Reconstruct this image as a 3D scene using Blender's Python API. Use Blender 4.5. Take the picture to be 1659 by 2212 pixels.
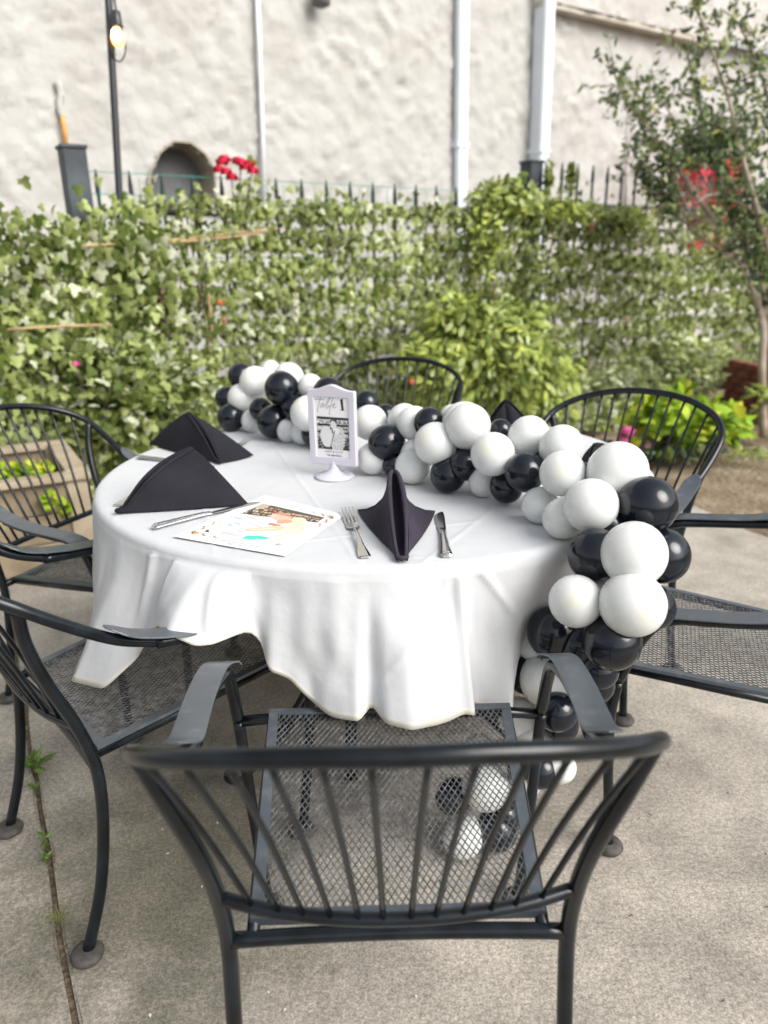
import bpy, bmesh, math, random
import numpy as np
from mathutils import Vector, Matrix, noise
random.seed(7); rng = np.random.default_rng(7)
S = bpy.context.scene; COL = S.collection
for o in list(bpy.data.objects): bpy.data.objects.remove(o)

# ---------------------------------------------------------------- camera
F = 1594.5; PITCH = math.radians(18.656); CH = 1.313; ROLL = math.radians(-1.155)
cT, sT, cR, sR = math.cos(PITCH), math.sin(PITCH), math.cos(ROLL), math.sin(ROLL)
r0, u0, f0 = Vector((1, 0, 0)), Vector((0, sT, cT)), Vector((0, cT, -sT))
right = cR * r0 + sR * u0; up = -sR * r0 + cR * u0
cam = bpy.data.cameras.new('camera'); camo = bpy.data.objects.new('camera', cam); COL.objects.link(camo)
m = Matrix((right, up, -f0)).transposed().to_4x4(); m.translation = (0, 0, CH); camo.matrix_world = m
cam.sensor_fit = 'VERTICAL'; cam.sensor_height = 36; cam.lens = F / 2212 * 36
cam.clip_start = 0.05; cam.clip_end = 200
cam.dof.use_dof = True; cam.dof.focus_distance = 1.45; cam.dof.aperture_fstop = 2.5
S.camera = camo
# ---------------------------------------------------------------- sky, sun, exposure
SUN_EL, SUN_AZ = math.radians(40), math.radians(125)     # azimuth clockwise from +Y
W = bpy.data.worlds.new('World'); S.world = W; W.use_nodes = True
nt = W.node_tree; bg = nt.nodes['Background']
sky = nt.nodes.new('ShaderNodeTexSky'); sky.sky_type = 'NISHITA'; sky.sun_disc = False
sky.sun_elevation = SUN_EL; sky.sun_rotation = SUN_AZ; sky.dust_density = 4; sky.ozone_density = 1
hs = nt.nodes.new('ShaderNodeHueSaturation'); hs.inputs['Saturation'].default_value = 0.25
nt.links.new(sky.outputs[0], hs.inputs['Color']); nt.links.new(hs.outputs[0], bg.inputs['Color'])
bg.inputs['Strength'].default_value = 0.11
sun = bpy.data.lights.new('sun', 'SUN'); sun.energy = 1.5; sun.angle = math.radians(40); sun.color = (1, .96, .9)
suno = bpy.data.objects.new('sun', sun); COL.objects.link(suno)
sd = Vector((math.sin(SUN_AZ) * math.cos(SUN_EL), math.cos(SUN_AZ) * math.cos(SUN_EL), math.sin(SUN_EL)))
suno.rotation_euler = sd.to_track_quat('Z', 'Y').to_euler(); suno.location = (3, 2, 8)
S.view_settings.view_transform = 'Standard'; S.view_settings.look = 'None'
S.view_settings.exposure = 0.95; S.view_settings.gamma = 1; S.view_settings.use_curve_mapping = False
S.cycles.max_bounces = 8; S.cycles.transparent_max_bounces = 8

# ---------------------------------------------------------------- measuring helpers (pixel of the 1659x2212 view -> place)
def ray(x, y):
    x -= 829; y -= 1106; x, y = x * cR + y * sR, -x * sR + y * cR
    u, v = x / F, y / F
    return np.array([u, cT - v * sT, -sT - v * cT])
def un(x, y, z): d = ray(x, y); return d * ((z - CH) / d[2]) + [0, 0, CH]
def atd(x, y, dep): return ray(x, y) * dep + [0, 0, CH]
def onl(x, y, p, n):
    d = ray(x, y); t = (p[0] * n[0] + p[1] * n[1]) / (d[0] * n[0] + d[1] * n[1]); return d * t + [0, 0, CH]
# ---------------------------------------------------------------- object helpers
def tag(o, label=None, cat=None, group=None, kind=None):
    if label: o['label'] = label
    if cat: o['category'] = cat
    if group: o['group'] = group
    if kind: o['kind'] = kind
    return o
def empty(name, loc=(0, 0, 0), rz=0):
    o = bpy.data.objects.new(name, None); COL.objects.link(o); o.empty_display_size = .1
    o.location = loc; o.rotation_euler = (0, 0, rz); return o
def link(name, me, parent=None):
    o = bpy.data.objects.new(name, me); COL.objects.link(o)
    if parent: o.parent = parent
    return o
def mk(name, v, f, mat, parent=None, smooth=True):
    me = bpy.data.meshes.new(name); me.from_pydata([tuple(p) for p in v], [], f)
    me.materials.append(mat)
    if smooth: me.polygons.foreach_set('use_smooth', [True] * len(me.polygons))
    me.update(); return link(name, me, parent)
def bmo(name, bm, mat, parent=None, smooth=False):
    bmesh.ops.recalc_face_normals(bm, faces=bm.faces)
    me = bpy.data.meshes.new(name); bm.to_mesh(me); bm.free(); me.materials.append(mat)
    if smooth: me.polygons.foreach_set('use_smooth', [True] * len(me.polygons))
    return link(name, me, parent)
def bx(bm, lo, hi, bev=0, rot=None, org=None):
    r = bmesh.ops.create_cube(bm, size=1); vs = r['verts']
    c = [(a + b) / 2 for a, b in zip(lo, hi)]; s = [abs(b - a) for a, b in zip(lo, hi)]
    for v in vs: v.co = Vector((v.co.x * s[0], v.co.y * s[1], v.co.z * s[2])) + Vector(c)
    if bev:
        es = list({e for v in vs for e in v.link_edges})
        r2 = bmesh.ops.bevel(bm, geom=es, offset=bev, segments=2, affect='EDGES', profile=.5)
        vs = list({v for fc in r2['faces'] for v in fc.verts} | {v for v in vs if v.is_valid})
    if rot is not None:
        M = Matrix.Rotation(rot, 4, 'Z')
        for v in vs: v.co = M @ v.co
    if org is not None:
        for v in vs: v.co += Vector(org)
    return vs
def spline(P, n):
    P = [np.array(p, float) for p in P]; out = []
    Q = [2 * P[0] - P[1]] + P + [2 * P[-1] - P[-2]]
    for i in range(1, len(Q) - 2):
        a, b, c, d = Q[i - 1:i + 3]
        for k in range(n):
            t = k / n
            out.append(.5 * (2 * b + (c - a) * t + (2 * a - 5 * b + 4 * c - d) * t * t + (3 * b - a - 3 * c + d) * t ** 3))
    out.append(P[-1]); return out
def tubeg(P, r, seg=10, v=None, f=None, cap=True):
    if v is None: v, f = [], []
    P = [Vector(p) for p in P]; n = len(P); off = len(v)
    T = [(P[min(i + 1, n - 1)] - P[max(i - 1, 0)]).normalized() for i in range(n)]
    a = T[0].orthogonal().normalized()
    for i in range(n):
        if i:
            a = a - T[i] * a.dot(T[i]); a.normalize()
        b = T[i].cross(a); ri = r(i / (n - 1)) if callable(r) else r
        for k in range(seg):
            t = 2 * math.pi * k / seg; v.append(P[i] + (a * math.cos(t) + b * math.sin(t)) * ri)
    for i in range(n - 1):
        for k in range(seg):
            k2 = (k + 1) % seg; f.append((off + i * seg + k, off + i * seg + k2, off + (i + 1) * seg + k2, off + (i + 1) * seg + k))
    if cap:
        f.append(tuple(off + k for k in range(seg))[::-1]); f.append(tuple(off + (n - 1) * seg + k for k in range(seg)))
    return v, f
def tube(name, P, r, mat, parent=None, seg=10, sm=0):
    if sm: P = spline(P, sm)
    v, f = tubeg(P, r, seg); return mk(name, v, f, mat, parent)
def lathe(prof, seg=24):
    v, f = [], []
    for r, z in prof:
        for k in range(seg):
            t = 2 * math.pi * k / seg; v.append((r * math.cos(t), r * math.sin(t), z))
    for i in range(len(prof) - 1):
        for k in range(seg):
            k2 = (k + 1) % seg; f.append((i * seg + k, i * seg + k2, (i + 1) * seg + k2, (i + 1) * seg + k))
    f.append(tuple(range(seg))[::-1]); f.append(tuple((len(prof) - 1) * seg + k for k in range(seg)))
    return v, f
def copy_tree(o, parent=None):
    c = o.copy(); COL.objects.link(c); c.parent = parent
    for ch in KIDS.get(o.name, [x for x in o.children]): copy_tree(ch, c)
    return c
KIDS = {}
# ---------------------------------------------------------------- materials
def mat(name, col, rough=.5, metal=0, spec=.5, noise_amt=0, noise_scale=20, bump=0, bump_scale=60, bump_dist=.002, col2=None,
        coat=0, trans=0, detail=4, lo=.35, hi=.65, objc=True, rvar=0):
    M = bpy.data.materials.new(name); M.use_nodes = True; n = M.node_tree.nodes; l = M.node_tree.links
    b = n['Principled BSDF']; b.inputs['Base Color'].default_value = (*col, 1); b.inputs['Roughness'].default_value = rough
    b.inputs['Metallic'].default_value = metal; b.inputs['Specular IOR Level'].default_value = spec
    b.inputs['Coat Weight'].default_value = coat
    tc = n.new('ShaderNodeTexCoord'); co = tc.outputs['Object']
    if noise_amt or col2:
        t = n.new('ShaderNodeTexNoise'); t.inputs['Scale'].default_value = noise_scale; t.inputs['Detail'].default_value = detail
        l.new(co, t.inputs['Vector'])
        r = n.new('ShaderNodeValToRGB'); r.color_ramp.elements[0].position = lo; r.color_ramp.elements[1].position = hi
        c2 = col2 or tuple(min(1, c * (1 + noise_amt)) for c in col); c1 = col if col2 else tuple(c * (1 - noise_amt) for c in col)
        r.color_ramp.elements[0].color = (*c1, 1); r.color_ramp.elements[1].color = (*c2, 1)
        l.new(t.outputs['Fac'], r.inputs['Fac']); l.new(r.outputs['Color'], b.inputs['Base Color'])
        if rvar:
            mr = n.new('ShaderNodeMapRange'); mr.inputs['To Min'].default_value = rough - rvar; mr.inputs['To Max'].default_value = rough + rvar
            l.new(t.outputs['Fac'], mr.inputs['Value']); l.new(mr.outputs[0], b.inputs['Roughness'])
    if bump:
        t2 = n.new('ShaderNodeTexNoise'); t2.inputs['Scale'].default_value = bump_scale; t2.inputs['Detail'].default_value = 5
        l.new(co, t2.inputs['Vector']); bp = n.new('ShaderNodeBump'); bp.inputs['Strength'].default_value = bump
        bp.inputs['Distance'].default_value = bump_dist; l.new(t2.outputs['Fac'], bp.inputs['Height']); l.new(bp.outputs[0], b.inputs['Normal'])
    if trans:
        tr = n.new('ShaderNodeBsdfTranslucent'); tr.inputs['Color'].default_value = (*col, 1); mx = n.new('ShaderNodeMixShader')
        mx.inputs[0].default_value = trans; l.new(b.outputs[0], mx.inputs[1]); l.new(tr.outputs[0], mx.inputs[2])
        l.new(mx.outputs[0], n['Material Output'].inputs['Surface'])
        if noise_amt or col2: l.new(r.outputs['Color'], tr.inputs['Color'])
    return M
IRON = mat('painted_iron', (.005, .008, .011), .22, spec=.38, noise_amt=.5, noise_scale=22, bump=.12, bump_scale=90, bump_dist=.001, rvar=.08)
STRAP = mat('worn_strap', (.065, .078, .092), .33, spec=.7, col2=(.12, .13, .14), noise_scale=34, lo=.52, hi=.78, bump=.3, bump_scale=70, bump_dist=.001, rvar=.1)
WIRE = mat('worn_wire', (.07, .075, .08), .28, metal=.4, spec=.9, col2=(.24, .25, .26), noise_scale=70, lo=.4, hi=.7)
CAP = mat('rubber_cap', (.06, .055, .05), .7, noise_amt=.3, noise_scale=60)
CLOTH = mat('white_linen', (.615, .63, .648), .85, spec=.15, noise_amt=.012, noise_scale=5, bump=.6, bump_scale=11, bump_dist=.008, trans=.12)
HEM = mat('cream_hem', (.70, .675, .61), .85, spec=.15, bump=.3, bump_scale=600, bump_dist=.0005, trans=.1)
WOODT = mat('plywood', (.3, .2, .12), .6)
STEEL = mat('silver_steel', (.62, .62, .62), .16, metal=1, bump=.1, bump_scale=60, bump_dist=.0005)
NAP = mat('black_napkin', (.011, .011, .016), .8, spec=.25, noise_amt=.3, noise_scale=9, bump=.6, bump_scale=22, bump_dist=.004)
NAP2 = mat('charcoal_napkin', (.034, .029, .042), .85, spec=.2, noise_amt=.25, noise_scale=9, bump=.6, bump_scale=26, bump_dist=.004)
PLAST = mat('white_plastic', (.60, .58, .655), .25, spec=.5, coat=.2)
PAPER = mat('white_paper', (.80, .80, .805), .6, spec=.3)
INK = mat('black_ink', (.012, .012, .014), .6)
GOLD = mat('gold_ink', (.55, .3, .08), .5, col2=(.36, .18, .04), noise_scale=60)
def balloon_mat(name, col, rough, tip, sss=0):
    M = bpy.data.materials.new(name); M.use_nodes = True; n = M.node_tree.nodes; l = M.node_tree.links; b = n['Principled BSDF']
    b.inputs['Roughness'].default_value = rough; b.inputs['Specular IOR Level'].default_value = .5
    if sss:
        b.inputs['Subsurface Weight'].default_value = sss; b.inputs['Subsurface Radius'].default_value = (.03, .03, .03); b.inputs['Subsurface Scale'].default_value = 1
    tc = n.new('ShaderNodeTexCoord'); sx = n.new('ShaderNodeSeparateXYZ'); l.new(tc.outputs['Object'], sx.inputs[0])
    r = n.new('ShaderNodeValToRGB'); e = r.color_ramp.elements; e[0].position = .9; e[0].color = (*col, 1); e[1].position = 1.0; e[1].color = (*tip, 1)
    l.new(sx.outputs['Z'], r.inputs['Fac']); l.new(r.outputs[0], b.inputs['Base Color'])
    t2 = n.new('ShaderNodeTexNoise'); t2.inputs['Scale'].default_value = 4; t2.inputs['Detail'].default_value = 6; l.new(tc.outputs['Object'], t2.inputs['Vector'])
    mr = n.new('ShaderNodeMapRange'); mr.inputs['To Min'].default_value = rough - .06; mr.inputs['To Max'].default_value = rough + .08
    l.new(t2.outputs['Fac'], mr.inputs['Value']); l.new(mr.outputs[0], b.inputs['Roughness']); return M
BALW = balloon_mat('white_latex', (.68, .695, .68), .25, (.7, .69, .6), .1)
BALB = balloon_mat('black_latex', (.006, .009, .015), .14, (.004, .006, .009))

# ================================================================ GROUND
def slab_mat():
    M = bpy.data.materials.new('weathered_concrete'); M.use_nodes = True; n = M.node_tree.nodes; l = M.node_tree.links; b = n['Principled BSDF']
    b.inputs['Roughness'].default_value = .9; b.inputs['Specular IOR Level'].default_value = .2
    tc = n.new('ShaderNodeTexCoord'); co = tc.outputs['Object']
    def nz(s, d, dist=0):
        t = n.new('ShaderNodeTexNoise'); t.inputs['Scale'].default_value = s; t.inputs['Detail'].default_value = d; t.inputs['Distortion'].default_value = dist
        t.inputs['Roughness'].default_value = .65; l.new(co, t.inputs['Vector']); return t.outputs['Fac']
    def ramp(fac, a, c1, p, c2):
        r = n.new('ShaderNodeValToRGB'); r.color_ramp.elements[0].position = a; r.color_ramp.elements[0].color = (*c1, 1)
        r.color_ramp.elements[1].position = p; r.color_ramp.elements[1].color = (*c2, 1); l.new(fac, r.inputs[0]); return r.outputs[0]
    def mul(a, c, k=1.0):
        x = n.new('ShaderNodeMix'); x.data_type = 'RGBA'; x.blend_type = 'MULTIPLY'; x.inputs[0].default_value = k
        l.new(a, x.inputs[6]); l.new(c, x.inputs[7]); return x.outputs[2]
    base = ramp(nz(1.6, 7, .8), .3, (.37, .345, .315), .7, (.53, .50, .46))
    mid = ramp(nz(5, 8), .3, (.66, .66, .64), .62, (1.1, 1.08, 1.04))
    grit = ramp(nz(200, 3), .35, (.58, .58, .58), .63, (1.2, 1.19, 1.16))
    fine = ramp(nz(90, 4), .35, (.7, .7, .7), .65, (1.15, 1.13, 1.1))
    # dark stain before and under the table, deepened to paint in its shade
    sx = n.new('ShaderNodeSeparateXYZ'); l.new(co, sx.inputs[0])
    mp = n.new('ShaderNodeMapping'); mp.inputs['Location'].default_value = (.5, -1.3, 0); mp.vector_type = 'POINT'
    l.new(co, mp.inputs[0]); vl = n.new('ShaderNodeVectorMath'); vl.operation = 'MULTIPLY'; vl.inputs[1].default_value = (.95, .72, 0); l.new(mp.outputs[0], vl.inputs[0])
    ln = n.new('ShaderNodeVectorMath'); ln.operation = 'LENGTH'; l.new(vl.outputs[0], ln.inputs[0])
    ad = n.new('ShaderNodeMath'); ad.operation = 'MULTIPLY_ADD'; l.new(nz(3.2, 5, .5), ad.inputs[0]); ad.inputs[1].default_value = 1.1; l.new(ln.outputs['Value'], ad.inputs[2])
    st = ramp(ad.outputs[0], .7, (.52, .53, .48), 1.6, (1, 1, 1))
    # pale chips
    vo = n.new('ShaderNodeTexVoronoi'); vo.inputs['Scale'].default_value = 55; l.new(co, vo.inputs['Vector'])
    chip = ramp(vo.outputs['Distance'], .03, (1.7, 1.7, 1.65), .09, (1, 1, 1))
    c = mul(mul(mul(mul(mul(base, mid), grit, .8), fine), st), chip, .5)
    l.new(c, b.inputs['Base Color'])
    bp = n.new('ShaderNodeBump'); bp.inputs['Strength'].default_value = .7; bp.inputs['Distance'].default_value = .003
    l.new(nz(180, 5), bp.inputs['Height']); l.new(bp.outputs[0], b.inputs['Normal']); return M
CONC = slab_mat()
SOIL = mat('garden_soil', (.3, .24, .17), .95, spec=.1, col2=(.16, .12, .08), noise_scale=3.5, detail=9, bump=1, bump_scale=25, bump_dist=.03)
CRACK = mat('joint_dirt', (.12, .095, .07), .95, spec=.1, col2=(.22, .17, .12), noise_scale=60, bump=1, bump_scale=80, bump_dist=.01)
ga, gb = un(45, 1480, 0), un(160, 2212, 0)
jd = np.array([gb[0] - ga[0], gb[1] - ga[1]]); jd /= np.linalg.norm(jd); jn = np.array([-jd[1], jd[0]])   # jn points right
if jn[0] < 0: jn = -jn
tt = np.linspace(-2.6, 3.2, 60)
je = [ga[:2] + jd * t + jn * (.004 * noise.noise(Vector((t * 4, 0, 0))) * 2 + .003 * noise.noise(Vector((t * 23, 3, 0)))) for t in tt]
jw = .0062
edge = [un(1440, 1075, 0)[:2], un(1530, 1105, 0)[:2], un(1659, 1160, 0)[:2], np.array((2.35, 2.9)), np.array((2.9, 2.2)), np.array((3.4, 1.2)), np.array((3.8, -2.5))]
edge = [np.array((1.15, 4.45)), np.array((.3, 4.55)), np.array((-.6, 4.4))][::-1] + edge
edge = [p[:2] for p in spline([np.array([*p, 0]) for p in edge], 6)]
def extr(name, poly, z0, z1, matl, bev=.006):
    bm = bmesh.new(); vs = [bm.verts.new((p[0], p[1], z1)) for p in poly]; fc = bm.faces.new(vs)
    r = bmesh.ops.extrude_face_region(bm, geom=[fc]); nv = [g for g in r['geom'] if isinstance(g, bmesh.types.BMVert)]
    for v in nv: v.co.z = z0
    # bevel the rim of the upper face
    te = [e for e in bm.edges if all(abs(v.co.z - z1) < 1e-6 for v in e.verts)]
    bmesh.ops.bevel(bm, geom=te, offset=bev, segments=2, affect='EDGES')
    bmesh.ops.triangulate(bm, faces=[f_ for f_ in bm.faces if len(f_.verts) > 4])
    return bmo(name, bm, matl)
rightpoly = [p + jn * jw for p in je][::-1] + [] 
rp = [p + jn * jw for p in je]         # far -> near
polyR = rp + [np.array((-.2, -2.5))] + edge[::-1]
lp = [p - jn * jw for p in je]
polyL = lp + [np.array((-1.0, -2.5)), np.array((-6, -2.5)), np.array((-6, 4.2))]
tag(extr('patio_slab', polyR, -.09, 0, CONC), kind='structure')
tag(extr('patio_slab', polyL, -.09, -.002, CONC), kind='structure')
g = mk('soil_ground', [(-60, -60, -.035), (60, -60, -.035), (60, 80, -.035), (-60, 80, -.035)], [(0, 1, 2, 3)], SOIL); tag(g, kind='structure')
v, f = [], []
for i, p in enumerate(je):
    for s in (-1, 1): v.append((*(p + jn * s * .03), -.014 + .006 * noise.noise(Vector((i * .9, s * 5, 0)))))
    if i: f.append((2 * i - 2, 2 * i - 1, 2 * i + 1, 2 * i))
tag(mk('joint_dirt', v, f, CRACK), kind='structure')
# soil bed relief (uneven dirt to the right and behind)
def bedmesh():
    nx, ny = 150, 120; v, f = [], []
    for j in range(ny):
        for i in range(nx):
            x = -6 + 14 * i / (nx - 1); y = 2.5 + 9 * j / (ny - 1)
            h = .03 * noise.fractal(Vector((x * 1.2, y * 1.2, 0)), 1, 2, 4) + .012 * noise.noise(Vector((x * 9, y * 9, 1)))
            v.append((x, y, -.055 + h + .0))
    for j in range(ny - 1):
        for i in range(nx - 1):
            a = j * nx + i; f.append((a, a + 1, a + nx + 1, a + nx))
    return v, f
v, f = bedmesh(); tag(mk('garden_bed_soil', [(a, b, c + .0) for a, b, c in v], f, SOIL), kind='structure')

# ================================================================ WALL behind the fence
FP = np.array([-1.8, 4.4]); FN = np.array([.555, -.832]); FD = np.array([.832, .555])       # fence line
WP = FP - 2.1 * FN
def onf(x, y, off=0): return onl(x, y, FP - off * FN, FN)
def onw(x, y, off=0): return onl(x, y, WP + off * FN, FN)
WALLM = mat('rough_stucco', (.47, .462, .442), .9, spec=.15, col2=(.39, .375, .35), noise_scale=2.2, detail=8, lo=.42, hi=.8, bump=.8, bump_scale=7, bump_dist=.03)
WALLU = mat('upper_stucco', (.52, .505, .48), .9, spec=.15, col2=(.44, .42, .395), noise_scale=1.1, detail=8, bump=.7, bump_scale=7, bump_dist=.03)
LEDGE = mat('stained_ledge', (.4, .36, .3), .9, spec=.1, col2=(.6, .56, .5), noise_scale=3)
ZL = float(onw(1330, 50)[2])
rel = lambda p: float((p[0] - WP[0]) * FD[0] + (p[1] - WP[1]) * FD[1])
arch_px = [(320, 470), (322, 378), (344, 332), (372, 308), (410, 311), (440, 335), (459, 368), (462, 470)]
arch = [(rel(onw(*p)), float(onw(*p)[2])) for p in arch_px]
def inside(s, z, poly):
    c = False; n = len(poly)
    for i in range(n):
        (a, b), (d, e) = poly[i], poly[(i + 1) % n]
        if (b > z) != (e > z) and s < (d - a) * (z - b) / (e - b) + a: c = not c
    return c
s_led = rel(onw(1150, 0))       # the jutting band starts a little left of the second downspout
s_end = rel(onw(1478, 95))
def wall_part(name, s0, s1, z0, z1, ds, dz, off, matl, hole=None, parent=None, seed=0):
    ns, nz_ = int((s1 - s0) / ds) + 1, int((z1 - z0) / dz) + 1; v, f = [], []
    for j in range(nz_):
        for i in range(ns):
            s = s0 + (s1 - s0) * i / (ns - 1); z = z0 + (z1 - z0) * j / (nz_ - 1)
            q = Vector((s * 2.1, z * 2.1, seed)); w = noise.noise_vector(q * 1.3) * .5
            h = noise.fractal(q * .8, 1, 2, 2) * .012 + max(0, .5 - abs(noise.noise(q * 2.6 + w * 2.2)) * 5) * .07 * (noise.noise(q * .9) > -.2) + noise.fractal(q * 3.6 + w, .8, 2, 3) * .014
            p = WP + FD * s + FN * (off + h); v.append((p[0], p[1], z))
    for j in range(nz_ - 1):
        for i in range(ns - 1):
            a = j * ns + i
            if hole:
                s = s0 + (s1 - s0) * (i + .5) / (ns - 1); z = z0 + (z1 - z0) * (j + .5) / (nz_ - 1)
                if inside(s, z, hole): continue
            f.append((a, a + 1, a + ns + 1, a + ns))
    return mk(name, v, f, matl, parent)
wb = empty('stucco_building', (float(WP[0]), float(WP[1]), 0)); tag(wb, 'tall off white building wall of rough stucco rising behind the fence', 'building')
WI = Matrix.Translation((-float(WP[0]), -float(WP[1]), 0))
def wchild(o): o.parent = wb; o.matrix_parent_inverse = WI; return o
wchild(wall_part('wall', -4.5, 12, -.2, ZL + .05, .042, .042, 0, WALLM, arch))
wchild(wall_part('upper_wall', -4.5, s_led, ZL + .05, 6.2, .045, .045, 0, WALLM, seed=0))
wchild(wall_part('upper_wall', s_led, 12, ZL, 6.2, .05, .05, .16, WALLU, seed=4))
def wquad(s0, s1, z0, z1, o0, o1):      # box standing on the wall
    v = []
    for o in (o0, o1):
        for s, z in ((s0, z0), (s1, z0), (s1, z1), (s0, z1)):
            p = WP + FD * s + FN * o; v.append((p[0], p[1], z))
    return v, [(0, 1, 2, 3)[::-1], (4, 5, 6, 7), (0, 1, 5, 4), (1, 2, 6, 5), (2, 3, 7, 6), (3, 0, 4, 7)]
v, f = wquad(s_led, s_end + .6, ZL - .05, ZL + .01, .0, .15); wchild(mk('ledge', v, f, LEDGE, smooth=False))
# niche
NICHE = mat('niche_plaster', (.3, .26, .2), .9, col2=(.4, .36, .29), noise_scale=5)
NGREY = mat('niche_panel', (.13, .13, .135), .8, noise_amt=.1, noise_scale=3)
v, f = [], []
n = len(arch)
for o, sc in ((.035, 1.07), (.035, 1), (-.24, .88)):
    cs = sum(a for a, b in arch) / n; cz = sum(b for a, b in arch) / n
    for a, b in arch:
        p = WP + FD * (cs + (a - cs) * sc) + FN * o; v.append((p[0], p[1], cz + (b - cz) * (sc if b > cz else 1)))
for k in range(2):
    for i in range(n - 1): f.append((k * n + i, k * n + i + 1, (k + 1) * n + i + 1, (k + 1) * n + i))
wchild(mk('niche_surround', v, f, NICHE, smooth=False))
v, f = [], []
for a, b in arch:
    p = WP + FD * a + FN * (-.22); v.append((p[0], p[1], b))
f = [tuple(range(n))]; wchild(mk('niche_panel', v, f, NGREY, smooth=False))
# things fixed to the wall
DS = mat('white_downspout', (.72, .78, .84), .35, spec=.5, noise_amt=.04, noise_scale=4)
CON = mat('painted_conduit', (.72, .74, .78), .5)
def downspout(x0, x1, ybot, w, label):
    t, b_ = onw(x0, 0), onw(x1, ybot); s0, s1 = rel(t), rel(b_); zt, zb = 6.5, -.1
    k = (s0 - s1) / (t[2] - b_[2]); q = lambda z: s1 + (z - b_[2]) * k * .4
    root = empty('downspout', (float(b_[0]), float(b_[1]), 0)); inv = Matrix.Translation((-float(b_[0]), -float(b_[1]), 0))
    def strip(name, za, zb2, ww, oa, ob):
        v = []
        for z in (za, zb2):
            for ds, o in ((-ww / 2, oa), (-ww / 2, ob - .02), (-ww / 2 + .02, ob), (-.012, ob), (-.004, ob - .012), (.004, ob - .012), (.012, ob), (ww / 2 - .02, ob), (ww / 2, ob - .02), (ww / 2, oa)):
                p = WP + FD * (q(z) + ds) + FN * o; v.append((p[0], p[1], z))
        f = [(i, i + 1, i + 11, i + 10) for i in range(9)] + [(9, 0, 10, 19), tuple(range(10))[::-1], tuple(range(10, 20))]
        o = mk(name, v, f, DS, smooth=False); o.parent = root; o.matrix_parent_inverse = inv
    strip('pipe', zb, zt, w, .02, .02 + w * .55 + (.1 if x0 > 1100 else 0))
    for z in (1.2, 2.45, 5.2): strip('bracket', z, z + .05, w + .03, .0, .03 + w * .55 + (.1 if x0 > 1100 else 0))
    tag(root, label, 'downspout', 'downspouts on the stucco wall')
downspout(990, 987, 430, .14, 'white metal downspout left of the other, running down the stucco wall')
downspout(1160, 1149, 350, .15, 'white metal downspout nearer the tree, passing behind the black fence post')
def wtube(name, pts, r, matl, label, cat, off=.05, sm=0):
    P = [onw(*p, off) for p in pts]; o = tube(name, P, r, matl, None, 8, sm); tag(o, label, cat); return o
wtube('conduit', [(554, -40), (560, 120), (565, 260), (571, 470)], .022, CON, 'thin white conduit running down the wall beside the red roses', 'conduit')
wtube('wall_cable', [(1366, 175), (1363, 300), (1352, 345), (1350, 480)], .014, mat('grey_cable', (.35, .32, .3), .7), 'thin grey cable hanging down the wall left of the tree', 'cable')
wtube('wall_cable', [(134, 250), (137, 270), (143, 322)], .02, mat('amber_cord', (.65, .36, .1), .6), 'short amber cord hanging above the left black post', 'cord')
wtube('plaster_drip', [(124, 178), (131, 205), (127, 225), (134, 255)], .03, WALLM, 'lumpy plaster coloured streak above the amber cord on the wall', 'plaster drip', .02, 3)
# flood lamp at the top
p = onw(693, 0, .12); lr = empty('wall_lamp', tuple(p)); tag(lr, 'small dark grey wall lamp at the top of the stucco wall', 'lamp')
LG = mat('lamp_grey', (.12, .12, .13), .5)
v, f = lathe([(.02, .1), (.06, .09), (.085, .0), (.08, -.04), (.03, -.06)], 16); mk('lamp_shade', v, f, LG, lr)
mk('bracket', *tubeg([(0, 0, .1), (-.066, .1, .16)], .02, 8), LG, lr)

# ================================================================ FENCE
FI = mat('fence_iron', (.028, .034, .042), .5, noise_amt=.3, noise_scale=8, rvar=.1)
POSTM = mat('post_wood_black', (.045, .058, .07), .6, noise_amt=.35, noise_scale=7, bump=.4, bump_scale=30)
fr = empty('picket_fence', (float(FP[0]), float(FP[1]), 0)); tag(fr, 'black iron picket fence with spear tips standing behind the ivy', 'fence')
FI_ = Matrix.Translation((-float(FP[0]), -float(FP[1]), 0))
def fchild(o): o.parent = fr; o.matrix_parent_inverse = FI_; return o
relf = lambda p: float((p[0] - FP[0]) * FD[0] + (p[1] - FP[1]) * FD[1])
def fpt(s, z, off=0): p = FP + FD * s + FN * off; return (float(p[0]), float(p[1]), z)
sL, sRt = relf(onf(152, 330)), relf(onf(1142, 360))
def picket(ztop):
    v, f = tubeg([(0, 0, .05), (0, 0, ztop - .14)], .011, 6)
    tubeg([(0, 0, ztop - .14), (0, 0, ztop - .12), (0, 0, ztop - .07), (0, 0, ztop)], lambda t: [.011, .016, .014, .005][min(3, int(t * 3 + .5))], 6, v, f)
    me = bpy.data.meshes.new('picket'); me.from_pydata([tuple(p) for p in v], [], f); me.materials.append(FI); return me
pmA, pmB, pmC = picket(1.84), picket(2.06), picket(1.5)
s = sL + .12
while s < sRt + 3.6:
    if abs(s - sRt) > .1:
        o = link('picket', pmA if s < sRt else pmB, fr); o.matrix_parent_inverse = FI_; o.location = fpt(s, 0)
    s += .186
s = sL - .2
while s > sL - 2.2:
    o = link('picket', pmC, fr); o.matrix_parent_inverse = FI_; o.location = fpt(s, 0); s -= .186
fa = math.atan2(FD[1], FD[0])
def fence_post(s, zt, w):
    bm = bmesh.new(); bx(bm, (-w / 2, -w / 2, 0), (w / 2, w / 2, zt), .006, fa); o = bmo('post', bm, POSTM, fr); o.matrix_parent_inverse = FI_; o.location = fpt(s, 0, .03)
    bm = bmesh.new(); bx(bm, (-w / 2 - .008, -w / 2 - .008, zt), (w / 2 + .008, w / 2 + .008, zt + .02), .004, fa); c = bmo('post_cap', bm, POSTM, o)
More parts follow.
